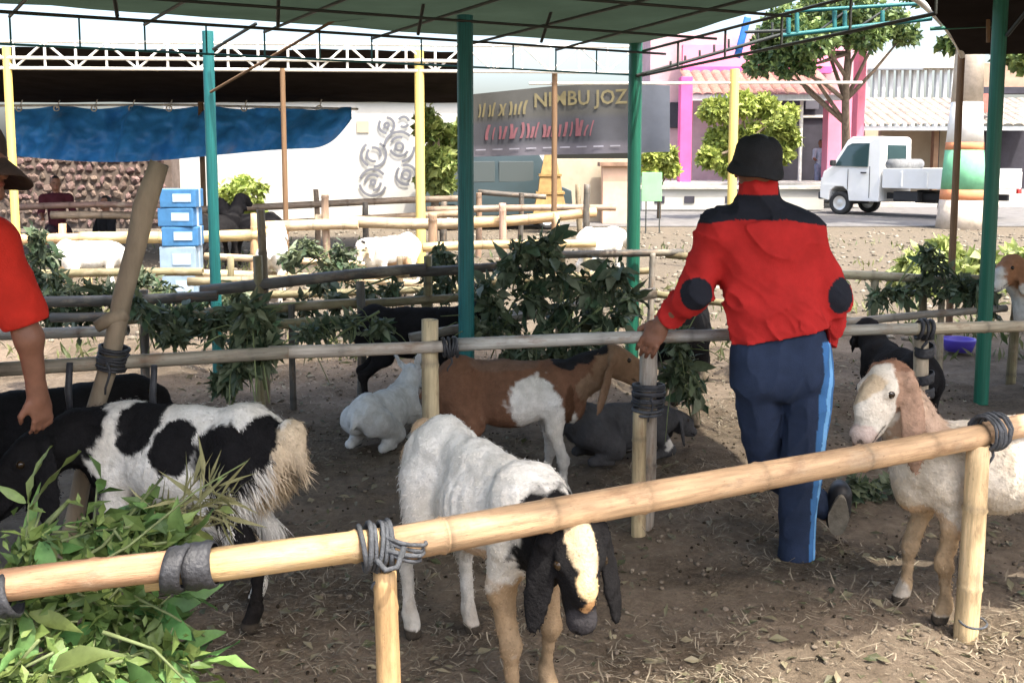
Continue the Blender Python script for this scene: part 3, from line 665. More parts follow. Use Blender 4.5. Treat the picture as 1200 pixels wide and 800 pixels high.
# banner
bn = thing('banner', A(668, 180, 17), 'sagging grey vinyl banner with yellow and red lettering between the poles', 'banner')
def banner_pt(u, w):                     # u 0..1 along, w 0..1 down
    px = 548 + 237 * u; top = 104 - 8 * u + 16 * max(0, 0.45 - u) ** 1 ; bot = 184 - 6 * u
    if u > 0.8: top += (u - 0.8) * 22
    return A(px, top + (bot - top) * w, 17.0 + 0.10 * math.sin(u * 17) * w + 0.25 * math.sin(u * 3.1))
U, Wn = 48, 10
V = [banner_pt(i / U, j / Wn) for i in range(U + 1) for j in range(Wn + 1)]
Fc = [(i * (Wn + 1) + j, (i + 1) * (Wn + 1) + j, (i + 1) * (Wn + 1) + j + 1, i * (Wn + 1) + j + 1) for i in range(U) for j in range(Wn)]
def bcol(u, w):
    if u > 0.815: return (0.11, 0.12, 0.14)
    if w > 0.80: return (0.085, 0.08, 0.095)
    if w > 0.42: return (0.042, 0.043, 0.05)
    return (0.05, 0.049, 0.043)
mobj('sheet', V, Fc, mat('vinyl', (1, 1, 1), 0.5, 0.12, 3, attr='Col', translucent=0.2), bn, np.array([bcol(i / U, j / Wn) for i in range(U + 1) for j in range(Wn + 1)]))
M_YEL = mat('faded_yellow_print', (0.105, 0.088, 0.04), 0.6, 0.2, 6); M_RED = mat('faded_red_print', (0.115, 0.04, 0.048), 0.6, 0.2, 6); M_PALEP = mat('pale_print', (0.17, 0.17, 0.2), 0.6, 0.2, 6)
def print_text(txt, u0, u1, w0, w1, m, name, shear=0.0):
    cu = bpy.data.curves.new(name, 'FONT'); cu.body = txt; cu.size = 1; cu.shear = shear; cu.offset = 0.02; cu.resolution_u = 2
    to = bpy.data.objects.new('tmp', cu); C.objects.link(to); dg = bpy.context.evaluated_depsgraph_get()
    me = bpy.data.meshes.new_from_object(to.evaluated_get(dg)); bpy.data.objects.remove(to)
    P = np.array([v.co[:] for v in me.vertices]); lo, hi = P.min(0), P.max(0)
    Q = []
    for p in P:
        a = (p[0] - lo[0]) / (hi[0] - lo[0]); b = (p[1] - lo[1]) / (hi[1] - lo[1]); q = banner_pt(u0 + (u1 - u0) * a, w1 + (w0 - w1) * b); Q.append(q - np.array([0, 0.03, 0]))
    mobj(name, Q, [tuple(f.vertices) for f in me.polygons], m, bn, smooth=False)
print_text('NIMBU JOZ', 0.33, 0.79, 0.08, 0.36, M_YEL, 'yellow_lettering')
def print_strokes(u0, u1, w0, w1, m, name, seed, n):
    rg = np.random.default_rng(seed)
    for k in range(n):
        u = u0 + (u1 - u0) * (k + .5) / n; du = (u1 - u0) / n; hi = rg.uniform(.0, .4); sl = rg.uniform(.3, .6) * du; wd = du * rg.uniform(.25, .6); q = []; cv = rg.uniform(-.35, .5); tt = rg.uniform(.5, 1)
        for t in np.linspace(0, 1, 5):
            w = w0 + (w1 - w0) * (hi + (1 - hi) * t); b = math.sin(t * math.pi * tt) * du * cv; q += [banner_pt(u + sl * (.5 - t) + b - wd / 2, w) - [0, .03, 0], banner_pt(u + sl * (.5 - t) + b + wd / 2, w) - [0, .03, 0]]
        mobj(name, q, [(2 * i, 2 * i + 2, 2 * i + 3, 2 * i + 1) for i in range(4)], m, bn, smooth=False)
print_strokes(.04, .30, .12, .38, M_YEL, 'yellow_lettering', 1, 10); print_strokes(.09, .63, .48, .74, M_RED, 'red_lettering', 2, 20)
for k_ in range(9): print_text('-', 0.04 + k_ * .083, 0.09 + k_ * .083, 0.885, 0.905, M_PALEP, 'pale_lettering')

# pink shop building
pk = thing('pink_shop', A(900, 220, 34), 'pink shop building with tiled awning and dark open front', 'building')
slab('wall', pk, mat('mauve_plaster', (.46, .30, .33), .9, .15, 1.5), 760, 40, 1018, 216, 35.2, 3.0); slab('wall', pk, M_PINK, 968, 112, 1004, 222, 33.0, 0.6)
slab('fascia', pk, M_PINK, 800, 52, 985, 84, 34.6, 0.3); slab('fascia', pk, M_HOTPINK, 800, 78, 975, 86, 34.45, 0.3)
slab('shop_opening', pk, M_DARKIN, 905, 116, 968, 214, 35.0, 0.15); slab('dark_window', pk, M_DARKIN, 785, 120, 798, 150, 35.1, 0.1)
for x0, x1 in ((796, 812), (1001, 1017)):
    slab('pillar', pk, M_HOTPINK if x0 < 900 else mat('coral_paint', (0.72, 0.2, 0.28), .75, .12, 2), x0, 90 if x0 < 900 else 34, x1, 230, 31.5, 0.5)
slab('post', pk, M_STEEL_WHITE, 936, 116, 942, 218, 32.6, 0.15); slab('transom', pk, M_STEEL_WHITE, 905, 135, 968, 138, 34.9, 0.1); slab('shop_sign', pk, mat('grey_sign', (0.1, .1, .12), .6), 944, 118, 960, 128, 34.8, 0.12)
p0, p1 = A(800, 112, 32.2), A(1000, 84, 34.6); tile_roof(pk, p0[0] + .3, A(985, 112, 32.2)[0], 32.2, p0[2], 34.6, p1[2], M_ROOF, 0.32, 5)
slab('eave_board', pk, M_GREYPANEL, 798, 111, 990, 118, 32.25, 0.1); slab('step', pk, M_CONC, 770, 214, 1020, 226, 31.0, 3.2)

# pale sheet-metal hall + tiled porch
hl = thing('sheet_metal_hall', A(1060, 180, 40), 'pale grey sheet metal hall behind the white pickup', 'building')
for i in range(12):
    slab('cladding_panel', hl, M_GREYPANEL, 1012 + i * 9, 80, 1020.6 + i * 9, 190, 40 + 0.04 * (i % 2), 0.2)
slab('roof_edge', hl, M_WHITEWALL, 1008, 62, 1124, 80, 39.7, 1.0); slab('roof_gutter', hl, mat('gutter', (.2, .22, .24), .6), 1008, 79.5, 1082, 82, 39.5, 0.15)
slab('wall', hl, M_CREAM, 1005, 150, 1200, 226, 38.5, 1.0)
pr = thing('tiled_porch', A(1100, 230, 34), 'grey tiled porch roof over an open shop beside the painted tree trunk', 'building')
p0, p1 = A(1005, 148, 33.2), A(1215, 118, 36.5)
tile_roof(pr, p0[0], A(1260, 148, 33.2)[0], 33.2, p0[2], 36.5, p1[2], M_ROOFGREY, 0.34, 5)
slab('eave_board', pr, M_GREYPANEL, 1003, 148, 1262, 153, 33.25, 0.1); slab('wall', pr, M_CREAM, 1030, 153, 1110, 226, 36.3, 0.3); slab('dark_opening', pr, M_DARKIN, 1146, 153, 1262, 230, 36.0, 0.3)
slab('post', pr, mat('brown_post', (.2, .12, .07), .8, .2, 4), 1092, 153, 1101, 226, 34.0, 0.25); slab('post', pr, mat('brown_post', (.2, .12, .07)), 1140, 153, 1147, 232, 34.0, 0.25)
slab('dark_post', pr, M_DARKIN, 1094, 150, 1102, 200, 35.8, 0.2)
slab('red_signboard', pr, mat('red_signboard', (.45, .14, .11), .7, .25, 4), 1143, 110, 1168, 132, 33.8, 0.15); slab('upper_wall', pr, mat('brownish_wall', (.36, .25, .18), .9, .2, 2), 1140, 74, 1262, 104, 37.5, 0.4)
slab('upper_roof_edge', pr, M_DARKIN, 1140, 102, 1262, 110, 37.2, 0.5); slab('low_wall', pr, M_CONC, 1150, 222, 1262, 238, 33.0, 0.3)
# lime green board and low white wall seen beside the teal pole
lg = thing('green_board', A(765, 238, 21), 'lime green standing board beside the bush and banner', 'board')
slab('board', lg, mat('lime_paint', (0.22, 0.62, 0.24), .6, .1, 3), 752, 202, 776, 236, 21, 0.06)
for x in (756, 772): slab('leg', lg, M_STEEL_DARK, x, 234, x + 2, 276, 21.02, 0.04)
lw = thing('low_wall', A(840, 240, 30), 'low white roadside wall in front of the pink shop', 'wall')
slab('wall', lw, M_WHITEWALL, 752, 221, 966, 246, 29.6, 0.3); slab('coping', lw, M_CONC, 750, 218, 968, 222, 29.5, 0.5)
for x in (767, 802, 850): slab('vent_opening', lw, M_DARKIN, x, 230, x + 12, 238, 29.57, 0.06)

# ------------------------------------------------------------------ white pickup
def vehicle(name, label, loc, head, s, build):
    o = thing(name, loc, label, 'pickup' if 'pickup' in label else 'van')
    Rm = rotz(head); loc = np.array(loc)
    def put(nm, vf, m, parent=None, smooth=False):
        v = (np.asarray(vf[0]) * s) @ Rm.T + loc
        return mobj(nm, v, vf[1], m, parent or o, smooth=smooth)
    build(put); return o
def prism(profile, y0, y1, inset=0.0, zmid=None):
    n = len(profile); V = [(x, y0, z) for x, z in profile] + [(x, y1, z) for x, z in profile]
    bm = bmesh.new(); vv = [bm.verts.new(p) for p in V]
    bm.faces.new(vv[:n]); bm.faces.new(vv[n:][::-1])
    for i in range(n): bm.faces.new((vv[i], vv[n + i], vv[n + (i + 1) % n], vv[(i + 1) % n]))
    bmesh.ops.recalc_face_normals(bm, faces=bm.faces[:]); bmesh.ops.bevel(bm, geom=bm.edges[:], offset=0.025, segments=2, affect='EDGES', profile=.6)
    V = np.array([v.co[:] for v in bm.verts]); 
    for i, v in enumerate(bm.verts): v.index = i
    Fc = [tuple(v.index for v in f.verts) for f in bm.faces]; bm.free()
    if zmid: 
        k = np.clip((V[:, 2] - zmid) / 0.8, 0, 1); V[:, 1] *= 1 - inset * k
    return V, Fc
M_CARWHITE = mat('white_car_paint', (0.78, 0.78, 0.76), 0.25, 0.04, 2, spec=0.5); M_TYRE = mat('tyre', (0.03, 0.03, 0.03), 0.85, 0.2, 10); M_RIM = mat('rim', (0.62, 0.62, 0.6), 0.35, 0.1, 5, metal=0.3)
M_BLACKPL = mat('black_plastic', (0.03, 0.03, 0.032), 0.6)
def wheel(put, x, y, r=0.28, w=0.19):
    pr = [(-w / 2, r * .62), (-w / 2, r * .93), (-w * .38, r), (w * .38, r), (w / 2, r * .93), (w / 2, r * .62)]; n = 24; V = []; Fc = []
    for j in range(n):
        a = 2 * math.pi * j / n
        for yy, rr in pr: V.append((x + rr * math.cos(a), y + yy, r + rr * math.sin(a)))
    k = len(pr)
    for j in range(n):
        q = (j + 1) % n
        for i in range(k): Fc.append((j * k + i, j * k + (i + 1) % k, q * k + (i + 1) % k, q * k + i))
    wo_ = put('wheel', (V, Fc), M_TYRE, smooth=True)
    V = []; Fc = []
    pr = [(w * .30, 0.0), (w * .34, r * .16), (w * .28, r * .2), (w * .25, r * .5), (w * .42, r * .6), (w * .42, r * .64)]
    for sg in (1, -1):
        b = len(V)
        for j in range(n):
            a = 2 * math.pi * j / n
            for yy, rr in pr: V.append((x + (rr + .001) * math.cos(a), y + sg * yy, r + (rr + .001) * math.sin(a)))
        for j in range(n):
            q = (j + 1) % n
            for i in range(len(pr) - 1): Fc.append((b + j * 6 + i, b + j * 6 + i + 1, b + q * 6 + i + 1, b + q * 6 + i))
    put('rim', (V, Fc), M_RIM, wo_, True)
def build_pickup(put):
    W = 0.80
    cabp = [(0.55, 0.34), (0.55, 1.82), (0.62, 1.88), (1.32, 1.88), (1.44, 1.80), (1.80, 1.18), (2.02, 1.04), (2.10, 0.72), (2.10, 0.40), (1.86, 0.34), (1.82, 0.58), (1.70, 0.68), (1.48, 0.68), (1.36, 0.58), (1.32, 0.34)]
    put('cab', prism(cabp, -W, W, 0.10, 1.0), M_CARWHITE)
    for sg in (1, -1):
        yb = W + 0.002; yt = W * 0.925
        q = [(0.86, 1.16, yb * .985), (0.86, 1.72, yt), (1.30, 1.72, yt), (1.42, 1.66, yt * 1.003), (1.72, 1.18, yb * .98)]
        V = [(x, sg * (y + 0.014), z) for x, z, y in q] + [(x, sg * (y - 0.02), z) for x, z, y in q]; n = 5
        put('side_window', (V, [tuple(range(5)), tuple(range(9, 4, -1))] + [(i, (i + 1) % 5, 5 + (i + 1) % 5, 5 + i) for i in range(5)]), M_GLASS)
        put('door_handle', box((0.95, sg * (W + 0.015), 1.02), (0.14, 0.03, 0.035), bev=.008), M_BLACKPL)
        put('door_seam', box((0.80, sg * (W + 0.001), 0.80), (0.012, 0.012, 0.75)), M_BLACKPL); put('door_seam', box((1.36, sg * (W + 0.001), 0.86), (0.012, 0.012, 0.5)), M_BLACKPL)
        put('mirror', box((1.70, sg * (W + .12), 1.25), (0.09, 0.17, 0.15), bev=.03), M_BLACKPL)
        put('headlight', box((2.06, sg * .60, .82), (0.12, 0.30, 0.16), bev=.04), M_RIM)
    put('rear_window', box((0.545, 0, 1.50), (0.02, 0.92, 0.36), bev=.008), M_GLASS)
    v, f = box((0, 0, 0), (0.02, 1.3, 0.62), bev=.008); put('windscreen', ((v @ np.array(Euler((0, R(-30), 0)).to_matrix()).T) + np.array([1.635, 0, 1.49]), f), M_GLASS)
    put('front_bumper', box((2.11, 0, .45), (0.10, 1.56, 0.18), bev=.03), M_BLACKPL)
    bed = [box((-0.78, 0, .70), (2.5, 1.56, .06))]
    put('bed_floor', join(*bed), M_CARWHITE)
    for sg in (1, -1):
        put('bed_side', box((-0.78, sg * .79, .90), (2.5, .05, .46), bev=.012), M_CARWHITE)
        for x in (-1.8, -1.2, -.6, 0.0): put('side_rib', box((x, sg * .822, .88), (.05, .025, .34), bev=.006), M_CARWHITE)
        put('tail_light', box((-2.05, sg * .66, .62), (.05, .2, .1), bev=.01), mat('red_lens', (.4, .02, .02), .2))
    put('tailgate', box((-2.04, 0, .88), (.05, 1.52, .36), bev=.012), M_CARWHITE); put('headboard', box((0.46, 0, .92), (.05, 1.52, .44), bev=.012), M_CARWHITE)
    v, f = tube([(0.33, -0.72, 1.22), (0.33, 0.72, 1.22)], 0.13, 14); put('load_roll', (v, f), mat('grey_canvas', (.16, .165, .17), .85, .3, 6, .5, 20), smooth=True)
    put('chassis', join(box((-0.1, .36, .48), (3.7, .09, .14)), box((-0.1, -.36, .48), (3.7, .09, .14)), box((-.35, 0, .45), (.5, .6, .25))), M_BLACKPL)
    put('fuel_tank', box((-.05, -.58, .48), (.6, .25, .24), bev=.04), M_BLACKPL); put('fuel_tank', box((-.05, .58, .48), (.6, .25, .24), bev=.04), M_BLACKPL)
    for x in (1.58, -1.12):
        for sg in (1, -1): wheel(put, x, sg * .68)
    put('axle', join(tube([(-1.12, -.6, .28), (-1.12, .6, .28)], .05, 8), tube([(1.58, -.6, .28), (1.58, .6, .28)], .05, 8)), M_BLACKPL)
    for sg in (1, -1): put('mudguard', box((-1.46, sg * .68, .42), (.02, .22, .3)), M_BLACKPL)
tc_ = G(1062, 250); pk_ = vehicle('pickup_truck', 'white single-cab pickup with grey roll on its bed, parked by the road', (A(1074, 250, 27)[0], 27.0, 0.012), math.pi - R(48), 1.14, build_pickup)
def build_van(put):
    M_BL = mat('slate_blue_paint', (0.035, 0.055, 0.062), 0.3, 0.08, 2, spec=.5)
    p = [(-1.8, .35), (-1.85, 1.0), (-1.75, 1.82), (-1.6, 1.92), (0.9, 1.92), (1.1, 1.84), (1.55, 1.1), (1.9, .95), (1.95, .4), (1.6, .35), (1.5, .62), (1.1, .62), (1.0, .35), (-.9, .35), (-1.0, .62), (-1.4, .62), (-1.5, .35)]
    put('body', prism(p, -.8, .8, .1, 1.0), M_BL)
    for sg in (1, -1):
        for x0, x1 in ((-1.6, -.85), (-.75, 0.0), (.1, .95)):
            put('side_window', box(((x0 + x1) / 2, sg * .765, 1.42), (x1 - x0, .03, .5), bev=.01), mat('pale_glass', (.07, .085, .085), .15))
        for x in (1.3, -1.2): wheel(put, x, sg * .7)
    put('rear_window', box((-1.80, 0, 1.42), (.06, 1.2, .5), bev=.01), M_GLASS)
    put('bumper', box((1.95, 0, .48), (.12, 1.56, .2), bev=.03), M_BLACKPL)
vehicle('parked_van', 'dark slate van parked behind the bamboo fence beside the capped pillar', (A(575, 250, 22)[0], 22.6, 0), R(8), 0.9, build_van)

# ------------------------------------------------------------------ leaves and trees
def leaf_cards(P, D, Nn, L, Wd, col, fold=0.25):
    """many small folded leaves, 4 triangles each"""
    n = len(P); D = D / np.linalg.norm(D, axis=1, keepdims=True); S = np.cross(D, Nn); S /= np.maximum(np.linalg.norm(S, axis=1, keepdims=True), 1e-6); Nn = np.cross(S, D)
    L = L[:, None]; Wd = Wd[:, None]
    V = np.stack([P, P + D * L * .45 + S * Wd + Nn * Wd * fold, P + D * L * .5, P + D * L * .45 - S * Wd + Nn * Wd * fold, P + D * L - Nn * L * .12], 1).reshape(-1, 3)
    b = np.arange(n)[:, None] * 5
    Fc = np.concatenate([b + [0, 2, 1], b + [0, 3, 2], b + [1, 2, 4], b + [2, 3, 4]], 0)
    return V, Fc, np.repeat(col, 5, 0)
def rand_dirs(n, rg, bias=(0, 0, 0)):
    d = rg.normal(size=(n, 3)) + np.array(bias); return d / np.linalg.norm(d, axis=1, keepdims=True)
def crown(name, parent, clumps, n, leaf, cols, seed, bias=(0, 0, -.2), m=None):
    rg = np.random.default_rng(seed); Ps = []; tot = sum(c[3] * c[4] for c in clumps) if len(clumps[0]) > 4 else None
    w = np.array([c[3] ** 2 for c in clumps]); w = w / w.sum(); Cc = []
    cols = np.array(cols)
    for c, ww in zip(clumps, w):
        k = max(8, int(n * ww)); d = rand_dirs(k, rg); r = c[3] * rg.uniform(0.35, 1.08, k) ** 0.6
        Ps.append(np.array(c[:3]) + d * r[:, None] * np.array([1, 1, 0.8])); t = rg.uniform(0, 1, k)[:, None]; tint = rg.uniform(0.75, 1.2)
        Cc.append((cols[0] * (1 - t) + cols[1] * t) * tint)
    P = np.concatenate(Ps); Cc = np.concatenate(Cc); k = len(P); L = leaf * rg.uniform(.6, 1.3, k)
    V, Fc, col = leaf_cards(P, rand_dirs(k, rg, bias), rand_dirs(k, rg, (0, 0, .8)), L, L * rg.uniform(.22, .36, k), Cc)
    return tag(mobj(name, V, Fc, m or M_LEAF_VC, parent, col, smooth=False), kind='stuff') if False else mobj(name, V, Fc, m or M_LEAF_VC, parent, col, smooth=False)
def tree(name, label, base, top, r0, clumps, n, leaf, cols, seed, group=None, cat='tree', barkm=None):
    o = thing(name, base, label, cat, group); rg = np.random.default_rng(seed); base = np.array(base, float); top = np.array(top, float)
    path = [lerp(base - [0, 0, .1], top, t) + np.array([math.sin(t * 5 + seed), math.cos(t * 4 + seed), 0]) * r0 * 0.5 * t for t in np.linspace(0, 1, 8)]
    parts = [tube(path, np.linspace(r0, r0 * .5, 8), 10)]
    for c in clumps:
        s = path[rg.integers(4, 8)]; e = np.array(c[:3]); mid = lerp(s, e, .5) + rg.normal(size=3) * r0 * .5; parts.append(tube([s, mid, e], [r0 * .42, r0 * .3, r0 * .12], 7))
    v, f = join(*parts); mobj('trunk', v, f, barkm or M_BARK, o); crown('crown', o, clumps, n, leaf, cols, seed + 1); return o
def clump_px(lst, d, jit, seed):
    rg = np.random.default_rng(seed); return [(*(A(px, py, d + rg.uniform(-jit, jit))), rpx * d / F) for px, py, rpx in lst]
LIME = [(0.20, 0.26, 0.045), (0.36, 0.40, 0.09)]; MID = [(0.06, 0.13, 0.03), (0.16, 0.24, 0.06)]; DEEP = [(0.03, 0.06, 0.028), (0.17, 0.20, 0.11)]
tree('young_tree', 'slim young tree with pale green leaves beside the yellow pole', G(507, 292), A(512, 150, 17.1), .09,
     clump_px([(505, 150, 16), (522, 165, 17), (512, 190, 18), (530, 185, 14), (502, 210, 13), (520, 215, 12), (500, 135, 9), (535, 155, 9)], 17.1, .35, 1), 2600, .17, [(0.10, .16, .04), (.3, .34, .1)], 11)
tree('garden_tree', 'lime leaved bushy tree growing in front of the pink shop', G(868, 252), A(872, 170, 26), .12,
     clump_px([(840, 130, 18), (868, 122, 18), (895, 125, 17), (915, 150, 16), (845, 165, 19), (880, 160, 20), (912, 180, 15), (830, 185, 13), (925, 132, 10), (855, 195, 14), (893, 190, 15), (928, 165, 9)], 26, .6, 2), 9000, .17, LIME, 12)
tree('roadside_bush', 'small lime bush behind the green board', G(772, 256), A(772, 195, 25), .06, clump_px([(765, 185, 12), (780, 182, 12), (772, 197, 13), (786, 198, 10), (760, 198, 9)], 25, .3, 3), 2600, .15, LIME, 13, cat='bush')
tree('street_tree', 'slender tree with dark leafy crown between the pink pillars', G(990, 242), A(994, 62, 30), .17,
     clump_px([(905, 50, 24), (930, 60, 22), (890, 75, 18), (955, 45, 26), (985, 30, 26), (1015, 40, 24), (1040, 25, 24), (1000, 8, 26), (960, 12, 26), (920, 25, 24), (1060, 40, 16), (920, 80, 14), (945, 78, 12)], 30, 1.0, 4), 8500, .22, [(.03, .07, .025), (.2, .27, .08)], 14)
# painted trunk tree
pt = thing('painted_tree', G(1128, 262), 'thick tree trunk painted with orange, green and white bands by the road', 'tree')
d_ = 22.5; bx_ = A(1128, 262, d_)
def band(y0, y1, r0, r1, m, name):
    a = A(1125 + (270 - y0) * .055, y0, d_); b = A(1125 + (270 - y1) * .055, y1, d_); v, f = tube([a, lerp(a, b, .5), b], [r0, (r0 + r1) / 2, r1], 18); ax_ = lerp(a, b, .5); q_ = (v - ax_) * [1, 1, 0]; v = v + q_ * (fbm(v * 2.2, 3) * .05)[:, None]; mobj(name, v, f, m, pt)
band(270, 234, .53, .475, mat('pale_bark', (.5, .43, .35), .9, .2, 5, .5, 12), 'trunk'); band(234, 222, .475, .465, mat('orange_band', (.55, .22, .10), .8, .12, 5), 'painted_band')
band(222, 176, .462, .405, mat('green_band', (.16, .42, .24), .8, .12, 5), 'painted_band'); band(176, 167, .403, .393, mat('orange_band', (.55, .22, .10)), 'painted_band'); band(167, 120, .392, .335, mat('white_band', (.74, .72, .67), .85, .12, 5), 'painted_band')
band(120, 0, .333, .27, mat('pale_bark', (.5, .43, .35)), 'trunk')
crown('crown', pt, clump_px([(1140, -40, 60), (1190, 20, 40), (1230, -10, 50), (1185, 62, 18), (1205, 70, 16), (1090, -30, 40), (1115, 50, 12)], 23, 1.2, 5), 9000, .22, [(.06, .12, .03), (.24, .3, .08)], 15)
# plants by the road on the right: sunlit, low
for k, (px, py, d, rpx, lab) in enumerate(((1075, 315, 11.5, 30, 'sunlit lime shrub beyond the pen beside the thin rusty pole'), (1105, 300, 12.5, 24, 'pale leafy shrub standing behind the thin rusty pole'), (1150, 318, 11.6, 30, 'lime shrub growing beside the green pole'), (1195, 310, 12.2, 34, 'pale lime shrub reaching past the green pole'))):
    cl = clump_px([(px, py - 8, rpx * .55), (px - rpx * .5, py + 4, rpx * .5), (px + rpx * .5, py + 2, rpx * .5), (px + 3, py + 14, rpx * .6), (px - rpx * .3, py + 24, rpx * .45), (px + rpx * .4, py + 24, rpx * .45)], d, .2, 20 + k)
    tree('leafy_shrub', lab, (A(px, py, d)[0], d, 0), A(px, py + 5, d), .02, cl, 900, .15, [(.2, .26, .06), (.42, .46, .18)], 30 + k, 'shrubs beyond the pens', 'shrub')
crown('leaves', gp, clump_px([(268, 225, 14), (285, 215, 13), (300, 222, 12), (275, 240, 16), (295, 242, 14)], 21.5, .3, 8), 700, .2, [(.2, .28, .05), (.4, .46, .12)], 40)
v, f = tube([G(275, 262), A(278, 235, 21.5)], .03, 6); mobj('stem', v, f, M_BARK, gp)

# ------------------------------------------------------------------ goats
WHITE = np.array([0.64, 0.62, 0.57]); BLACK = np.array([0.010, 0.0095, 0.010]); BROWN = np.array([0.165, 0.086, 0.052]); CREAM = np.array([0.55, 0.45, 0.32]); TANC = np.array([0.36, 0.24, 0.14]); GREYC = np.array([0.09, 0.09, 0.095])
def coat_colors(P, base, patches, seed, dirt=0.25):
    wob = np.stack([fbm(P * 9 + seed, 3), fbm(P * 9 + seed + 40, 3), fbm(P * 9 + seed + 80, 3)], -1)
    wob2 = np.stack([fbm(P * 34 + seed, 2), fbm(P * 34 + seed + 41, 2), fbm(P * 34 + seed + 81, 2)], -1)
    col = np.tile(np.array(base, float), (len(P), 1))
    for c, r, cc in patches:
        q = (P - np.array(c)) / np.array(r) + wob * 0.34 + wob2 * 0.22
        d = np.linalg.norm(q, axis=1); t = np.clip((1.05 - d) / 0.1, 0, 1)[:, None]
        col = col * (1 - t) + np.array(cc) * t
    low = np.clip((0.36 - P[:, 2]) / 0.34, 0, 1)[:, None] ** .6 * dirt * (0.7 + 0.6 * fbm(P * 16, 2)[:, None]); soil = np.array([0.20, 0.145, 0.09])
    col = col * (1 - low) + soil * low * np.clip(col.mean(1, keepdims=True) * 3, 0.2, 1)
    hoof = (P[:, 2] < 0.035)[:, None]; col = np.where(hoof & (P[:, 2] > -0.1)[:, None], np.array([0.05, 0.04, 0.03]), col)
    return col * (1 + 0.10 * fbm(P * 30, 2)[:, None])
def goat(label, pos, heading, scale, base, patches, neck, head, hdir, seed, vox=0.009, fur=9000, lying=False, step=(0, 0, 0, 0), horns=0.0, ear=1.0, eardir=None, furlen=0.011, thigh=0.0, group='goats in the pens', tail=None, roll=0.0, thin=1.0, dirt=0.3, beard=False, hs=1.0, earcol=None, soil=.35):
    pos = np.array([pos[0], pos[1], gz(pos[0], pos[1]) + (pos[2] if len(pos) > 2 else 0)], float)
    o = thing('goat', pos, label, 'goat', group)
    Rz = rotz(heading); dz = -0.30 if lying else 0.0; S = np.array([0, 0, dz])
    P = []
    t = thin * .86
    P += [cone(S + (.23, 0, .57), S + (0.0, 0, .545), .135 * t, .165 * t, .06), cone(S + (0.0, 0, .545), S + (-.25, 0, .58), .165 * t, .125 * t, .06),
          cone(S + (.20, 0, .665), S + (-.05, 0, .655), .055, .055, .06), cone(S + (-.05, 0, .655), S + (-.27, 0, .675), .055, .06, .06), cone(S + (-.27, 0, .675), S + (-.39, 0, .585), .07, .06, .06),
          ell(S + (.30, 0, .51), (.085, .09 * t, .12), None, .05), ell(S + (-.03, 0, .505), (.22, .155 * t, .115), None, .06)]
    for sg in (1, -1):
        P += [neg(S + (-.155, .185 * t * sg, .615), (.065, .05, .07), .05), ell(S + (-.235, .075 * sg, .665), (.04, .028, .03), None, .03), ell(S + (-.40, .045 * sg, .60), (.03, .025, .03), None, .025), cone(S + (.20, .055 * sg, .68), S + (.25, .10 * sg, .50), .025, .03, .04)]
        P += [ell(S + (-.30, .075 * t * sg, .57), (.115, .058, .13), None, .045), ell(S + (.22, .085 * t * sg, .55), (.08, .048, .14), None, .045)]
    k = .028
    if lying:
        for sg in (1, -1):
            P += [cone((.24, .1 * sg, .22), (.34, .12 * sg, .08), .065, .045, k), cone((.34, .12 * sg, .08), (.20, .13 * sg, .045), .038, .03, k), cone((.20, .13 * sg, .045), (.12, .13 * sg, .035), .028, .03, k)]
            P += [cone((-.27, .1 * sg, .25), (-.10, .14 * sg, .13), .11, .075, k), cone((-.10, .14 * sg, .13), (-.28, .14 * sg, .06), .05, .034, k), cone((-.28, .14 * sg, .06), (-.14, .15 * sg, .035), .024, .024, k)]
    else:
        for i, sg in enumerate((1, -1)):
            dx = step[i]
            P += [cone((.22, .08 * t * sg, .51), (.20 + dx * .2, .088 * sg, .38), .064, .044, k), cone((.20 + dx * .2, .088 * sg, .38), (.225 + dx * .6, .086 * sg, .225), .037, .026, .02), ell((.229 + dx * .6, .086 * sg, .222), (.031, .030, .038), None, .015),
                  cone((.225 + dx * .6, .086 * sg, .225), (.212 + dx, .085 * sg, .075), .021, .019, .02), cone((.212 + dx, .085 * sg, .078), (.235 + dx, .085 * sg, .022), .025, .029, .015)]
            dx = step[2 + i]
            P += [cone((-.275, .07 * t * sg, .55), (-.20 + dx * .2, .10 * sg, .41), .10, .066, k), cone((-.20 + dx * .2, .10 * sg, .41), (-.345 + dx * .75, .095 * sg, .28), .052, .028, k), ell((-.352 + dx * .75, .095 * sg, .282), (.034, .026, .04), None, .015),
                  cone((-.345 + dx * .75, .095 * sg, .28), (-.318 + dx, .09 * sg, .075), .023, .020, .02), cone((-.318 + dx, .09 * sg, .078), (-.295 + dx, .09 * sg, .022), .025, .029, .015)]
    # neck, head
    nk = [np.array(q[:3], float) + S for q in neck]; nr = [q[3] for q in neck]; H = np.array(head, float) + S
    chain = nk + [H]; rr = nr + [.062]
    for i in range(len(chain) - 1): P.append(cone(chain[i], chain[i + 1], rr[i], rr[i + 1], .05))
    hd = np.array(hdir, float); hd /= np.linalg.norm(hd); HR = frame_from(hd)
    if roll: HR = HR @ np.array([[1, 0, 0], [0, math.cos(roll), -math.sin(roll)], [0, math.sin(roll), math.cos(roll)]])
    h = lambda x, y, z: H + HR @ (np.array([x, y, z]) * hs)
    HB = len(P)
    P += [ell(h(.03, 0, .012), (.085, .06, .066), HR, .03), ell(h(.10, 0, .022), (.085, .042, .048), HR, .03), cone(h(.06, 0, -.01), h(.195, 0, -.03), .05, .034, .03), cone(h(.01, 0, -.05), h(.175, 0, -.055), .036, .024, .025), ell(h(.205, 0, -.028), (.03, .034, .03), HR, .015)]
    for sg in (1, -1): P += [ell(h(.068, .046 * sg, .035), (.03, .018, .02), HR, .012), ell(h(.20, .0, -.052), (.028, .026, .014), HR, .01)]
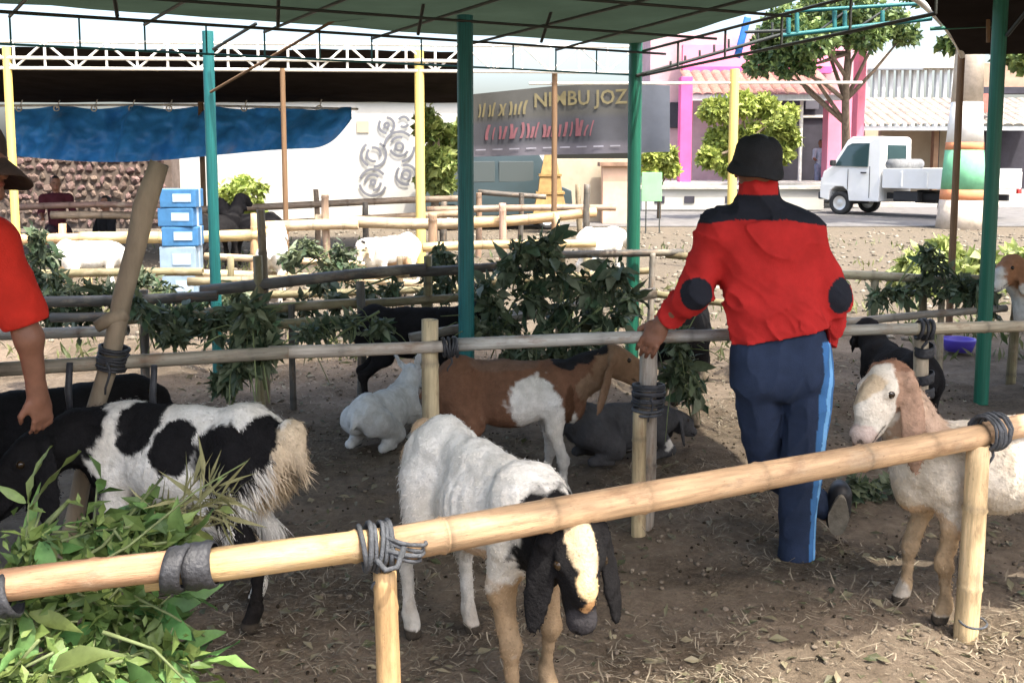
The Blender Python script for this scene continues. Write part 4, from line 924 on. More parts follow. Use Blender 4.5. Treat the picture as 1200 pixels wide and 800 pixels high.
    P[HB:] = [(p[0], p[1], p[2], p[3] * hs, p[4] * hs, p[5]) if p[0] == 'c' else (p[0], p[1], p[2] * hs, p[3], p[4], p[5]) for p in P[HB:]]
    down = np.array([0, 0, -1.0]); ears = []
    for sg in (1, -1):
        out = HR[:, 1] * sg; ed = down * 0.95 + out * 0.16 + HR[:, 0] * 0.10 if eardir is None else np.array(eardir) + out * 0.3
        ed = ed / np.linalg.norm(ed); root = h(-.01, .056 * sg, .03); th = out - ed * (out @ ed); th /= np.linalg.norm(th); wd = np.cross(th, ed)
        tq = R(48) * sg; wd, th = wd * math.cos(tq) + th * math.sin(tq), -wd * math.sin(tq) + th * math.cos(tq); ER = np.stack([ed, wd, th], 1); Le = .105 * ear; ears.append((root + ed * (Le + .01) + out * .015, ER, Le))
        P += [cone(root, root + ed * .04 + out * .012, .022, .022, .015), ell(root + ed * (Le + .01) + out * .015, (Le, .042, .012), ER, .012)]
    if tail is None: tail = ((-.40, 0, .62), (-.46, 0, .54), .032)
    P.append(cone(S + (-.37, 0, .63), S + np.array(tail[0]), .04, tail[2], .03)); P.append(cone(S + np.array(tail[0]), S + np.array(tail[1]), tail[2], .018, .02))
    if beard: P.append(cone(h(.10, 0, -.07), h(.09, 0, -.07) + down * .10, .022, .006, .02))
    def disp(p):
        q = p - S; rib = np.clip(1 - np.abs(q[:, 0] + .0) / .17, 0, 1) * np.clip(1 - np.abs(q[:, 2] - .55) / .12, 0, 1) * np.clip((np.abs(q[:, 1]) - .06) / .06, 0, 1)
        return fbm(p * 20 + seed, 2) * 0.005 + fbm(p * 60 + seed, 2) * 0.005 + rib * .0035 * np.sin(q[:, 0] * 150 + q[:, 2] * 25)
    V, q = sdf_mesh(P, vox, disp)
    col = coat_colors(V, base, patches(h) if callable(patches) else patches, seed, dirt)
    m1_ = fbm(V * 5 + seed, 3); lum = col.mean(1)
    st_ = np.clip(m1_ * 1.5 + .15, 0, 1)[:, None] * soil * np.clip(lum * 2, 0, 1)[:, None]; col = col * (1 - st_) + col * np.array([.72, .60, .44]) * st_
    col = col * (1 + .12 * fbm(V * np.array([25, 25, 12]) + 3, 2)[:, None])
    if earcol is not None:
        for c_, ER_, Le_ in ears:
            q_ = (V - c_) @ ER_; ins = (np.abs(q_[:, 0]) < Le_ * 1.15) & (np.abs(q_[:, 1]) < .055) & (np.abs(q_[:, 2]) < .022); col[ins] = np.array(earcol)
    hq = (V - H) @ HR / hs
    nost = np.minimum(np.linalg.norm(hq - [.228, .015, -.022], axis=1), np.linalg.norm(hq - [.228, -.015, -.022], axis=1)) < .009; mouth = (np.abs(hq[:, 2] + .047 + .1 * (hq[:, 0] - .2)) < .004) & (hq[:, 0] > .14) & (hq[:, 0] < .25) & (np.abs(hq[:, 1]) < .05)
    col[nost | mouth] *= .25
    tw = lambda X: pos + scale * (np.asarray(X) @ Rz.T)
    mobj('body', tw(V), q, M_COAT, o, col)
    for sg in (1, -1):
        bm = bmesh.new(); bmesh.ops.create_uvsphere(bm, u_segments=12, v_segments=8, radius=.0135 * hs); vv = np.array([x.co[:] for x in bm.verts])
        for i, x in enumerate(bm.verts): x.index = i
        ff = [tuple(x.index for x in fc.verts) for fc in bm.faces]; bm.free(); mobj('eye', tw(vv + h(.078, .054 * sg, .036)), ff, M_EYE, o)
        if horns > 0:
            path = [h(-.005 - .10 * u * horns - .03 * u * u, (.03 + .05 * u * u) * sg, .055 + horns * (.10 * u - .07 * u * u)) for u in np.linspace(0, 1, 7)]
            v, f = tube(path, np.linspace(.019, .005, 7), 8); mobj('horn', tw(v), f, M_HORN, o)
    if fur > 0:
        rg = np.random.default_rng(seed); N = vnormals(V, q); n = fur; k = rg.integers(0, len(V), n); k = k[(V[k, 2] > (.05 if lying else .1))]
        hp = np.linalg.norm(V[k] - h(.10, 0, 0), axis=1); k = k[(hp > .13) | (rg.uniform(size=len(k)) < .5)]
        p0 = V[k] + rg.normal(size=(len(k), 3)) * vox * .4; nn = N[k]; fl = np.tile(np.array([-.7, 0, -.75]), (len(k), 1)) + rg.normal(size=(len(k), 3)) * .35
        fl -= nn * np.einsum('ij,ij->i', fl, nn)[:, None]; fl /= np.maximum(np.linalg.norm(fl, axis=1, keepdims=True), 1e-6)
        L = furlen * rg.uniform(.6, 1.5, len(k))
        if thigh > 0:
            b = np.clip((-.16 - p0[:, 0]) / .12, 0, 1) * np.clip((.62 + dz - p0[:, 2]) / .1, 0, 1) * np.clip((p0[:, 2] - .22) / .1, 0, 1); L = L + thigh * b * rg.uniform(.4, 1.1, len(k))
            fl = fl * (1 - b[:, None] * .55) + np.array([-.1, 0, -1.0]) * b[:, None] * .55
        hp = np.linalg.norm(p0 - h(.10, 0, 0), axis=1); L = np.where(hp < .17, L * .45, L)
        D = fl + nn * rg.uniform(.05, .3, len(k))[:, None]; D /= np.linalg.norm(D, axis=1, keepdims=True); Sd = np.cross(D, nn); Sd /= np.maximum(np.linalg.norm(Sd, axis=1, keepdims=True), 1e-6)
        w = .0013 + .0009 * rg.uniform(size=len(k)); w = w[:, None]; L = L[:, None]
        m1 = p0 + D * L * .55; tip = p0 + D * L - nn * L * .12 + np.array([0, 0, -.12]) * L
        VV = np.stack([p0 - Sd * w, p0 + Sd * w, m1 + Sd * w * .8, m1 - Sd * w * .8, tip], 1).reshape(-1, 3); b = np.arange(len(k))[:, None] * 5
        Fq = np.concatenate([b + [0, 1, 2], b + [0, 2, 3], b + [3, 2, 4]], 0); cc = np.repeat(col[k] * rg.uniform(.8, 1.15, len(k))[:, None], 5, 0)
        mobj('fur', tw(VV), Fq, M_FUR, o, cc, smooth=False)
    return o

# black and white goat by the leaf pile
goat('big black and white spotted goat with cream tail beside the pile of leaves', (-1.15, 3.36), R(163), 1.0, WHITE,
     lambda h: [((.38, 0, .62), (.17, .3, .16), BLACK), ((.30, 0, .46), (.12, .16, .10), BLACK), (h(.10, 0, 0), (.22, .22, .22), BLACK), ((.10, .1, .68), (.085, .2, .12), BLACK), ((-.06, .13, .62), (.075, .12, .085), BLACK), ((-.24, .13, .60), (.115, .12, .115), BLACK),
      ((-.36, .1, .66), (.06, .12, .09), BLACK), ((-.03, -.13, .60), (.12, .1, .09), BLACK), ((-.25, .13, .43), (.045, .08, .06), BLACK), ((-.31, .1, .33), (.05, .07, .07), BLACK), ((-.32, .1, .1), (.09, .1, .19), BLACK),
      ((-.44, 0, .54), (.075, .10, .18), CREAM), ((-.38, 0, .42), (.075, .14, .13), np.array([.50, .40, .27]))],
     [(.27, 0, .60, .11), (.37, .07, .60, .09)], (.42, .16, .585), (.42, .62, -.62), 1, .0085, 26000, ear=1.35, hs=1.15, earcol=BLACK, furlen=.011, thigh=.075, tail=((-.435, 0, .66), (-.475, 0, .55), .045), step=(.02, -.04, -.02, .07), dirt=.2)
# white goat with black head, under the rail
goat('white goat with black ears and white blazed face lowering its head under the thick rail', (-.075, 2.93), R(-57), 1.0, WHITE * .98,
     lambda h: [((.40, 0, .50), (.13, .2, .17), BLACK), (h(.06, 0, -.03), (.20, .2, .19), BLACK), (h(.04, 0, .085), (.15, .036, .085), np.array([.40, .32, .21])), (h(.13, 0, .045), (.05, .03, .04), np.array([.50, .36, .20])), (h(.165, .004, .02), (.03, .022, .03), np.array([.42, .24, .11])), (h(.215, 0, -.02), (.05, .06, .05), np.array([.03, .028, .03])),
      ((.22, 0, .20), (.11, .2, .26), np.array([.36, .255, .155])), ((.0, 0, .40), (.25, .2, .06), np.array([.55, .42, .3])), ((-.44, 0, .56), (.09, .15, .20), np.array([.42, .30, .19])), ((-.36, 0, .42), (.05, .2, .10), np.array([.5, .40, .29]))],
     [(.27, 0, .58, .11), (.37, -.01, .545, .085)], (.445, -.01, .60), (.42, -.14, -.78), 2, .0075, 26000, ear=1.3, hs=1.1, earcol=BLACK, soil=.5, tail=((-.44, .02, .66), (-.52, .05, .55), .04), furlen=.0065, thigh=.03, step=(-.02, .06, .05, -.03), thin=.84, dirt=.8)
# brown, white and black goat by the post
goat('brown and white goat with a black mane behind the grey bamboo post', (.0, 4.62), R(3), .92, BROWN,
     lambda h: [((.10, 0, .53), (.16, .3, .145), WHITE), ((.22, 0, .38), (.13, .3, .14), WHITE), ((.22, 0, .15), (.13, .3, .18), WHITE * .8), ((-.05, 0, .71), (.2, .10, .04), np.array([.16, .10, .07])),
      ((.285, 0, .50), (.03, .3, .13), np.array([.10, .05, .028])), ((.40, 0, .60), (.10, .2, .10), np.array([.25, .165, .105])), (h(.05, 0, 0), (.16, .16, .13), np.array([.24, .15, .09])), ((-.16, .1, .45), (.10, .2, .08), np.array([.21, .12, .078])), ((-.30, .1, .62), (.09, .2, .07), np.array([.12, .065, .042])), ((.27, 0, .735), (.07, .2, .05), BLACK * 2), ((.35, 0, .755), (.07, .2, .042), BLACK * 2), ((.43, 0, .795), (.06, .2, .042), BLACK * 2)],
     [(.27, 0, .60, .115), (.39, -.01, .66, .095)], (.50, -.02, .735), (.85, .1, -.45), 3, .009, 16000, ear=1.5, earcol=(.25, .155, .095), eardir=(-.35, -.1, -.9), furlen=.009, step=(-.03, .05, .02, -.05), dirt=.25)
# the goat on the right behind the corner post
goat('white goat with rusty face and long ears looking past the corner post', (1.67, 3.36), R(187), .95, np.array([.56, .52, .45]),
     lambda h: [(h(-.02, 0, -.01), (.10, .12, .12), np.array([.23, .125, .08])), (h(.02, 0, -.16), (.13, .16, .14), np.array([.40, .29, .21])), (h(.09, 0, .05), (.12, .042, .06), np.array([.46, .37, .26])), (h(.20, 0, -.03), (.05, .06, .045), np.array([.42, .34, .3])), ((.32, 0, .74), (.09, .12, .12), np.array([.44, .32, .24])),
      ((.28, 0, .36), (.10, .2, .08), np.array([.5, .38, .26])), ((.22, 0, .2), (.1, .2, .2), np.array([.42, .3, .18]))],
     [(.27, 0, .60, .115), (.355, 0, .75, .09)], (.415, .03, .885), (.66, .30, -.60), 4, .0075, 24000, ear=1.55, hs=1.16, earcol=(.31, .20, .14), soil=.8, furlen=.010, step=(.0, .06, 0, -.05), dirt=.8, thin=1.0)
# resting white goat, black goat behind
goat('white goat lying on the earth beside the bamboo post, ears pricked', (-.70, 5.42), R(66), .74, np.array([.60, .62, .62]), lambda h: [((.42, 0, .62), (.06, .1, .1), CREAM)],
     [(.25, 0, .62, .11), (.33, 0, .70, .08)], (.37, 0, .78), (.8, .0, -.4), 5, .011, 6000, lying=True, eardir=(-.4, 0, .9), ear=.8, furlen=.011)
goat('black goat standing in the shade under the grey rail', (-.62, 6.15), R(12), .92, BLACK * 1.2, [], [(.27, 0, .60, .11), (.40, 0, .66, .085)], (.50, 0, .70), (.8, 0, -.5), 6, .013, 3000)
goat('dark grey goat lying behind the lashed post, one white foreleg', (.56, 5.05), R(20), .72, GREYC * .7, lambda h: [((.20, .13, .04), (.22, .12, .07), np.array([.5, .48, .45])), ((.32, 0, .12), (.06, .2, .07), WHITE), ((-.1, .12, .2), (.12, .1, .09), TANC * .6), ((-.3, .1, .3), (.1, .12, .08), GREYC * .3), ((.1, .1, .32), (.08, .1, .06), GREYC * 2.4)],
     [(.26, 0, .60, .11), (.36, 0, .58, .085)], (.45, .02, .56), (.85, .1, -.4), 7, .010, 6000, lying=True)
goat('black goat with tan legs standing behind the man\'s elbow', (1.07, 6.05), R(75), .98, BLACK * 1.3, lambda h: [((.22, 0, .18), (.2, .3, .22), np.array([.22, .18, .13])), ((-.3, 0, .2), (.16, .3, .2), np.array([.24, .2, .15]))],
     [(.27, 0, .62, .11), (.36, 0, .74, .085)], (.42, 0, .82), (.8, .3, -.4), 8, .013, 3000)
goat('black goat standing beside the rubber wrapped post', (2.07, 5.25), R(96), .82, BLACK * 1.4, [], [(.27, 0, .62, .11), (.37, 0, .70, .085)], (.44, 0, .78), (.8, .1, -.5), 9, .013, 3000)
goat('white goat with a chestnut face behind the green pole', (3.78, 6.6), R(178), 1.05, WHITE, lambda h: [(h(.02, 0, 0), (.13, .13, .13), np.array([.3, .15, .08])), ((.33, 0, .72), (.1, .12, .12), np.array([.45, .3, .2]))],
     [(.27, 0, .60, .115), (.36, 0, .74, .09)], (.42, .03, .84), (.75, .4, -.5), 10, .013, 3000)
# sunlit goats in the far pens
goat('white goat grazing behind the crooked branch stake', (-4.68, 11.0), R(28), .92, WHITE * 1.05, [((.40, 0, .4), (.1, .1, .1), CREAM)], [(.27, 0, .58, .115), (.40, 0, .50, .09)], (.47, 0, .42), (.6, 0, -.7), 11, .018, 2500, lying=False)
goat('white goat seen from behind next to the bamboo post', (-2.60, 10.8), R(98), 1.0, WHITE * 1.05, [((.40, 0, .4), (.1, .1, .1), CREAM)], [(.27, 0, .62, .11), (.38, 0, .72, .085)], (.44, 0, .80), (.8, 0, -.5), 12, .018, 2500)
goat('white goat with brown belly and black forehead beside the yellow pole', (-1.36, 11.1), R(232), 1.0, WHITE * 1.05, lambda h: [((-.05, 0, .42), (.2, .2, .10), np.array([.42, .28, .17])), (h(.03, 0, .03), (.05, .06, .05), BLACK), (h(.12, 0, 0), (.1, .08, .08), np.array([.5, .42, .3]))],
     [(.27, 0, .60, .11), (.36, .03, .64, .085)], (.44, .04, .66), (.7, .3, -.6), 13, .016, 2500)
goat('white goat with its head turned beneath the cream wall', (1.12, 12.4), R(48), 1.0, WHITE * 1.05, lambda h: [(h(.1, 0, 0), (.1, .08, .08), CREAM)], [(.27, 0, .62, .11), (.38, 0, .60, .085)], (.48, 0, .56), (.8, -.1, -.6), 14, .018, 2500)
goat('black goat under the thin rusty pole by the far fence', (-3.75, 14.3), R(170), 1.1, BLACK * 1.6, [], [(.27, 0, .62, .11), (.36, 0, .76, .085)], (.42, 0, .86), (.8, 0, -.4), 15, .02, 0)
goat('black goat lifting its head behind the teal pole', (-4.15, 14.0), R(60), 1.1, BLACK * 1.5, [], [(.27, 0, .62, .11), (.36, 0, .80, .085)], (.40, 0, .92), (.8, 0, -.2), 16, .02, 0)
goat('small black goat peering over the leaves beside the spotted goat', (-1.98, 4.0), R(30), .9, BLACK * 1.3, [], [(.27, 0, .62, .11), (.37, 0, .66, .085)], (.44, 0, .68), (.8, -.2, -.4), 17, .014, 2500)

# ------------------------------------------------------------------ people
REDJ = np.array([0.46, 0.024, 0.022]); NAVY = np.array([0.024, 0.036, 0.070]); CHAR = np.array([0.018, 0.020, 0.028]); LBLUE = np.array([0.10, 0.30, 0.68]); SKIN = np.array([0.19, 0.085, 0.05]); HAIR = np.array([0.012, 0.010, 0.009])
def wrinkle(seed, amp=.006, diag=(1, .3, .8)):
    e1 = frame_from(np.array(diag, float))                       # folds run along diag
    def f(p):
        q = p @ e1; w = q + 0.05 * np.stack([fbm(p * 4 + seed, 2), fbm(p * 4 + seed + 9, 2), fbm(p * 4 + seed + 19, 2)], -1)
        r1 = np.abs(vn(w * np.array([3.5, 15, 15]) + seed)); r2 = np.abs(vn(w * np.array([8, 30, 30]) + seed + 5)); msk = np.clip(fbm(p * 3.2 + seed + 7, 2) * 1.6 + .55, 0, 1)
        return amp * ((np.sqrt(r1 + .004) - .55) * 1.6 + (np.sqrt(r2 + .004) - .55) * .6 * msk) + fbm(p * 5 + seed, 2) * .004 + .003
    return f
def garment(name, prims, vox, colf, parent, m, disp=None, cut=None):
    V, q = sdf_mesh(prims, vox, disp, cut); return mobj(name, V, q, m, parent, colf(V))
def hat(parent, c, rx, ry, hgt, brim, tilt=(0, 0), name='hat', m=None, brimdrop=.02):
    prof = [(0.001, hgt), (.3, hgt * .985), (.55, hgt * .93), (.76, hgt * .80), (.89, hgt * .62), (.95, hgt * .4), (.97, .2 * hgt), (.985, .06 * hgt), (1.0, 0), (1.02 + brim * .5, -brimdrop * .5), (1.02 + brim, -brimdrop), (1.0 + brim, -brimdrop - .006), (.99, -.008), (.9, -.008)]
    n = 32; V = []; E = np.array(Euler((tilt[0], tilt[1], 0)).to_matrix())
    for r, z in prof:
        for j in range(n):
            a = 2 * math.pi * j / n; p = np.array([r * rx * math.cos(a), r * ry * math.sin(a), z]); p[:2] *= 1 + .025 * math.sin(3 * a + z * 30) + .02 * math.sin(5 * a + 1 + z * 50); p[2] += .006 * math.sin(4 * a + 2) * (r > .3) + .008 * math.sin(2 * a + 1) * (r > .99); V.append(np.asarray(c) + E @ p)
    Fc = [(i * n + j, (i + 1) * n + j, (i + 1) * n + (j + 1) % n, i * n + (j + 1) % n) for i in range(len(prof) - 1) for j in range(n)]
    return mobj(name, V, Fc, m or M_HAT, parent)
def head_prims(c, yaw, s=1.0):
    Rm = rotz(yaw); h = lambda x, y, z: np.asarray(c) + Rm @ (np.array([x, y, z]) * s)     # local +x is the facing direction
    P = [ell(h(0, 0, .03), (.098 * s, .078 * s, .10 * s), Rm, .02), ell(h(.02, 0, -.045), (.07 * s, .062 * s, .07 * s), Rm, .03), cone(h(.085, 0, .01), h(.108, 0, -.022), .012 * s, .017 * s, .012), ell(h(.078, 0, -.085), (.025 * s, .03 * s, .022 * s), Rm, .02),
         ell(h(.088, 0, -.052), (.014 * s, .026 * s, .009 * s), Rm, .008), ell(h(.08, 0, .028), (.02 * s, .058 * s, .012 * s), Rm, .015)]
    for sg in (1, -1): P += [ell(h(-.005, .08 * sg, -.01), (.022 * s, .01 * s, .034 * s), Rm, .01)]
    return P, h
def hand_prims(w, fdir, pdir, s=1.0, curl=.5, spread=.012):
    """wrist, direction of the fingers, direction the palm faces"""
    f = np.array(fdir, float); f /= np.linalg.norm(f); p = np.array(pdir, float); p -= f * (p @ f); p /= np.linalg.norm(p); sd = np.cross(f, p); Rm = np.stack([f, sd, p], 1); w = np.asarray(w, float)
    L = lambda x, y, z: w + Rm @ (np.array([x, y, z]) * s)
    P = [cone(L(-.02, 0, 0), L(.02, 0, 0), .027 * s, .028 * s, .02), ell(L(.05, 0, 0), (.05 * s, .042 * s, .018 * s), Rm, .02)]
    for i, (y, ln) in enumerate(((-.031, .062), (-.010, .075), (.011, .070), (.031, .055))):
        a = L(.085, y, 0); c1 = curl; d1 = np.array([math.cos(c1), spread * (i - 1.5), math.sin(c1)]); b = a + Rm @ (d1 * ln * .5 * s); c2 = curl * 2.4; e = b + Rm @ (np.array([math.cos(c2), 0, math.sin(c2)]) * ln * .5 * s)
        P += [cone(a, b, .0095 * s, .0088 * s, .006), cone(b, e, .0088 * s, .0072 * s, .005)]
    P += [cone(L(.025, -.034, .006), L(.06, -.058, .022), .014 * s, .011 * s, .012), cone(L(.06, -.058, .022), L(.088, -.056, .038), .0105 * s, .008 * s, .006)]
    return P
def skincol(c, yaw, hairfrac=True):
    Rm = rotz(yaw)
    def f(V):
        col = np.tile(SKIN, (len(V), 1)) * (1 + .12 * fbm(V * 18, 3)[:, None])
        q = (V - np.asarray(c)) @ Rm
        hair = (np.abs(q[:, 2] - .05) < .12) & (np.linalg.norm(q[:, :2], axis=1) < .14) & ((q[:, 0] < .01 - .2 * (q[:, 2] < -.02)) | (q[:, 2] > .085)) & (q[:, 2] > -.085) & (np.abs(q[:, 1]) < .082)
        eye = (np.abs(np.abs(q[:, 1]) - .034) < .012) & (np.abs(q[:, 2] - .012) < .006) & (q[:, 0] > .06)
        lip = (np.abs(q[:, 2] + .053) < .009) & (np.abs(q[:, 1]) < .026) & (q[:, 0] > .075)
        col[hair | eye] = HAIR; col[lip] = SKIN * np.array([1.15, .75, .8]); return col
    return f

# the man leaning on the fence
Z0 = 3.85
mp_ = G(938, 668); man = thing('person', mp_, 'man in red and black jacket, navy trousers and black hat leaning on the fence', 'person', None)
hc = A(887, 196, 3.90); yaw = R(88)
hp, hfun = head_prims(hc, yaw)
shL, shR = A(843, 270, 3.9), A(936, 272, 3.9); elL, wrL = A(815, 343, 3.90), A(777, 376, 4.0); elR, wrR = A(976, 348, 3.88), A(962, 398, 4.02)
nk0, nk1 = A(888, 246, 3.9), A(888, 212, 3.9)
hipL, hipR = A(884, 436, 3.88), A(942, 432, 3.86); knL, knR = A(899, 550, 3.99), A(938, 556, 3.85); anL, anR = A(967, 600, 4.07), A(934, 652, 3.84)
hl_ = A(766, 388, 4.05)
body = hp + [cone(nk0, nk1, .05, .05, .02), cone(A(888, 285, 3.9), A(908, 420, 3.885), .08, .07, .05), cone(shL, elL, .045, .043, .03), cone(elL, wrL, .042, .03, .03), cone(shR, elR, .045, .038, .03), cone(elR, wrR, .042, .03, .03), cone(nk0 - [0, 0, .04], shL - [0, 0, .02], .04, .04, .03), cone(nk0 - [0, 0, .04], shR - [0, 0, .02], .04, .04, .03),
        cone(hipL, knL, .055, .045, .02), cone(knL, anL, .044, .036, .02), cone(hipR + [.012, 0, 0], knR, .055, .045, .02), cone(knR, anR, .044, .036, .02)]
body += hand_prims(A(776, 378, 4.0), A(757, 408, 3.985) - A(776, 378, 4.0), (.3, .9, -.1), 1.12, .42)
body += hand_prims(wrR, (-.5, .6, -.3), (0, -.3, -1), .95, .5)
garment('body', body, .0065, skincol(hc, yaw), man, M_SKIN)
JK = [cone(A(864, 276, 3.89), A(884, 402, 3.87), .098, .092, .05), cone(A(922, 276, 3.89), A(943, 392, 3.86), .098, .092, .05), cone(A(893, 282, 3.87), A(914, 398, 3.86), .105, .098, .06), cone(A(884, 248, 3.90), A(843, 268, 3.90), .066, .076, .05), cone(A(894, 248, 3.90), A(939, 270, 3.90), .066, .076, .05), cone(A(889, 240, 3.905), A(889, 220, 3.905), .078, .070, .03),
      cone(A(840, 272, 3.9), elL, .076, .066, .04), cone(elL, A(784, 370, 4.0), .066, .056, .03), cone(A(940, 274, 3.89), A(977, 348, 3.87), .078, .062, .04), cone(A(977, 348, 3.87), A(970, 394, 3.98), .062, .054, .03)]
def jcol(V):
    t = fbm(V * 6, 3)[:, None]; col = np.tile(REDJ, (len(V), 1)) * (1 + .08 * t)
    zy = A(888, 257, 3.85)[2]; xo = np.abs(V[:, 0] - A(888, 257, 3.85)[0]); line = zy - 0.16 * np.clip(xo - .10, 0, 1)
    yoke = (V[:, 2] > line) & ~((V[:, 2] > A(888, 229, 3.8)[2]) & (xo < .085))
    pL = np.linalg.norm((V - A(816, 344, 3.86)) / np.array([.062, .09, .068]), axis=1) < 1; pR = np.linalg.norm((V - A(986, 347, 3.82)) / np.array([.05, .12, .072]), axis=1) < 1
    col[yoke | pL | pR] = CHAR; return col
hemA, hemB = A(848, 411, 3.78), A(985, 384, 3.78)
def jcut(P):
    z = hemA[2] + (P[..., 0] - hemA[0]) / (hemB[0] - hemA[0]) * (hemB[2] - hemA[2]); arm = (P[..., 0] > A(980, 0, 3.85)[0]) | (P[..., 0] < A(832, 0, 3.85)[0])
    return np.where(arm, -1, (z - P[..., 2]))
garment('jacket', JK, .0065, jcol, man, M_CLOTH, wrinkle(1, .017, (.75, .1, -.65)), jcut)
TR = [cone(A(888, 402, 3.885), A(940, 396, 3.875), .082, .082, .06), cone(A(886, 418, 3.88), A(943, 412, 3.87), .097, .097, .06), cone(A(886, 446, 3.87), A(945, 440, 3.86), .102, .104, .06), cone(A(886, 450, 3.88), knL, .094, .078, .012), cone(knL, anL + [0, 0, .02], .074, .056, .012), cone(A(949, 448, 3.87), knR, .094, .080, .012), cone(knR, anR, .079, .078, .012)]
def tcol(V):
    col = np.tile(NAVY, (len(V), 1)) * (1 + .15 * fbm(V * 8, 3)[:, None])
    def off(V, a, b):
        t = np.clip((V[:, 2] - a[2]) / (b[2] - a[2]), -.4, 1.1); ax = a + t[:, None] * (b - a); return V - ax
    up = V[:, 2] > knR[2]; q = np.where(up[:, None], off(V, A(945, 448, 3.86), knR), off(V, knR, anR)); ang = np.arctan2(q[:, 1], q[:, 0]); rad = np.hypot(q[:, 0], q[:, 1])
    s1 = (ang > -1.2) & (ang < -.1) & (rad > .05) & (V[:, 2] < A(0, 398, 3.85)[2]); s2 = (ang > -.8) & (ang < -.5) & s1
    col[s1] = LBLUE * .55; col[s2] = LBLUE * np.array([1.9, 1.45, 1.1]); return col
garment('trousers', TR, .0065, tcol, man, M_CLOTH, wrinkle(5, .009, (.45, .2, .85)))
def shoe(parent, heel, toe, up, s=1.0):
    d = np.array(toe) - np.array(heel); L = np.linalg.norm(d); Rm = frame_from(d, up); h = lambda x, y, z: np.asarray(heel) + Rm @ (np.array([x * L, y, z]))
    P = [cone(h(.14, 0, .045), h(.55, 0, .04), .04, .042, .03), cone(h(.5, .004, .038), h(.84, .006, .03), .044, .034, .03), cone(h(.16, 0, .05), h(.16, 0, .09), .042, .04, .03), ell(h(.5, 0, .03), (L * .47, .044, .03), Rm, .02)]
    V, q = sdf_mesh(P, .006); so_ = mobj('shoe', V, q, M_SHOE, parent)
    V = []; n = 20
    for z in (-.014, .016):
        for j in range(n):
            a = 2 * math.pi * j / n; x = .5 + .5 * math.cos(a); wdt = .042 + .008 * math.cos(a) ; V.append(h(x, wdt * math.sin(a) * (1 - .12 * math.sin(x * 6.28) ** 2), z))
    mobj('sole', V, [tuple(range(n - 1, -1, -1)), tuple(range(n, 2 * n))] + [(j, (j + 1) % n, n + (j + 1) % n, n + j) for j in range(n)], M_SOLE, so_, smooth=False)
shoe(man, A(986, 580, 3.97), np.array([*A(978, 668, 4.02)[:2], .02]), (0.25, .95, .1)); shoe(man, np.array([anR[0], anR[1] - .06, .012]), np.array([anR[0] + .03, anR[1] + .2, .012]), (0, 0, 1))
hat(man, A(887, 193, 3.9), .096, .105, .112, .11, (R(5), R(2)), brimdrop=.034)

# the man at the picture's edge, in a red T-shirt
D2 = 3.12
p2 = G(-62, 775); man2 = thing('person', (p2[0], D2, 0), 'person in red T-shirt and dark cap reaching down behind the spotted goat', 'person', None)
hc2 = A(-32, 196, D2); yaw2 = R(-12); hp2, hf2 = head_prims(hc2, yaw2)
sh1, sh2 = A(-12, 284, D2 - .04), A(-150, 286, D2 + .1); e1_, w1_ = A(34, 396, D2 - .02), A(44, 462, D2 + .02); e2_, w2_ = A(-168, 410, D2 + .1), A(-120, 480, D2 + .18)
hp1_, hp2_ = A(-55, 500, D2), A(-125, 502, D2 + .05); k1_, k2_ = A(-45, 640, D2), A(-120, 640, D2 + .08); a1_, a2_ = A(-50, 758, D2), A(-128, 752, D2 + .06)
nb = A(-68, 262, D2 + .02)
body2 = hp2 + [cone(nb, A(-48, 220, D2), .06, .055, .03), cone(A(-78, 320, D2 + .03), A(-88, 480, D2 + .03), .13, .12, .05), cone(nb, sh1, .05, .055, .04), cone(nb, sh2, .05, .055, .04), cone(sh1, e1_, .05, .040, .03), cone(e1_, w1_, .039, .028, .03), cone(sh2, e2_, .05, .042, .03), cone(e2_, w2_, .04, .028, .03),
         cone(hp1_, k1_, .085, .06, .04), cone(k1_, a1_, .058, .04, .03), cone(hp2_, k2_, .085, .06, .04), cone(k2_, a2_, .058, .04, .03)]
body2 += hand_prims(w1_, (.1, .1, -1), (-.6, .4, 0), .95, .4) + hand_prims(w2_, (.4, .3, -1), (1, 0, 0), .95, .4)
garment('body', body2, .008, skincol(hc2, yaw2), man2, M_SKIN)
TS = [cone(A(-45, 310, D2), A(-60, 480, D2), .12, .115, .05), cone(A(-118, 312, D2 + .08), A(-122, 480, D2 + .05), .12, .115, .05), cone(nb - [0, 0, .03], sh1, .075, .08, .05), cone(nb - [0, 0, .03], sh2, .075, .08, .05), cone(sh1, A(26, 368, D2 - .02), .08, .079, .04), cone(sh2, A(-166, 370, D2 + .1), .08, .076, .04)]
def tscut(P):
    a = sh1; b = A(30, 388, D2 - .02); d = (b - a) / np.linalg.norm(b - a); L = np.linalg.norm(b - a); return np.where(P[..., 0] > A(-8, 0, D2)[0], (P - a) @ d - L * .94, -1)
garment('t_shirt', TS, .007, lambda V: np.tile(np.array([.48, .025, .014]), (len(V), 1)) * (1 + .06 * fbm(V * 6, 3)[:, None]), man2, M_CLOTH, wrinkle(9, .004, (.5, .2, .9)), tscut)
garment('trousers', [cone(hp1_ + [0, 0, .06], hp2_ + [0, 0, .06], .115, .115, .06), cone(hp1_, k1_, .105, .08, .05), cone(k1_, a1_, .08, .065, .04), cone(hp2_, k2_, .105, .08, .05), cone(k2_, a2_, .08, .065, .04)], .009, lambda V: np.tile(CHAR * 1.5, (len(V), 1)), man2, M_CLOTH, wrinkle(12, .006))
for a in (a1_, a2_): shoe(man2, np.array([a[0] - .06, a[1], .012]), np.array([a[0] + .2, a[1] - .03, .012]), (0, 0, 1))
M_HAT2 = mat('brown_cap_cloth', (.05, .028, .02), .85, .2, 25, .3, 200)
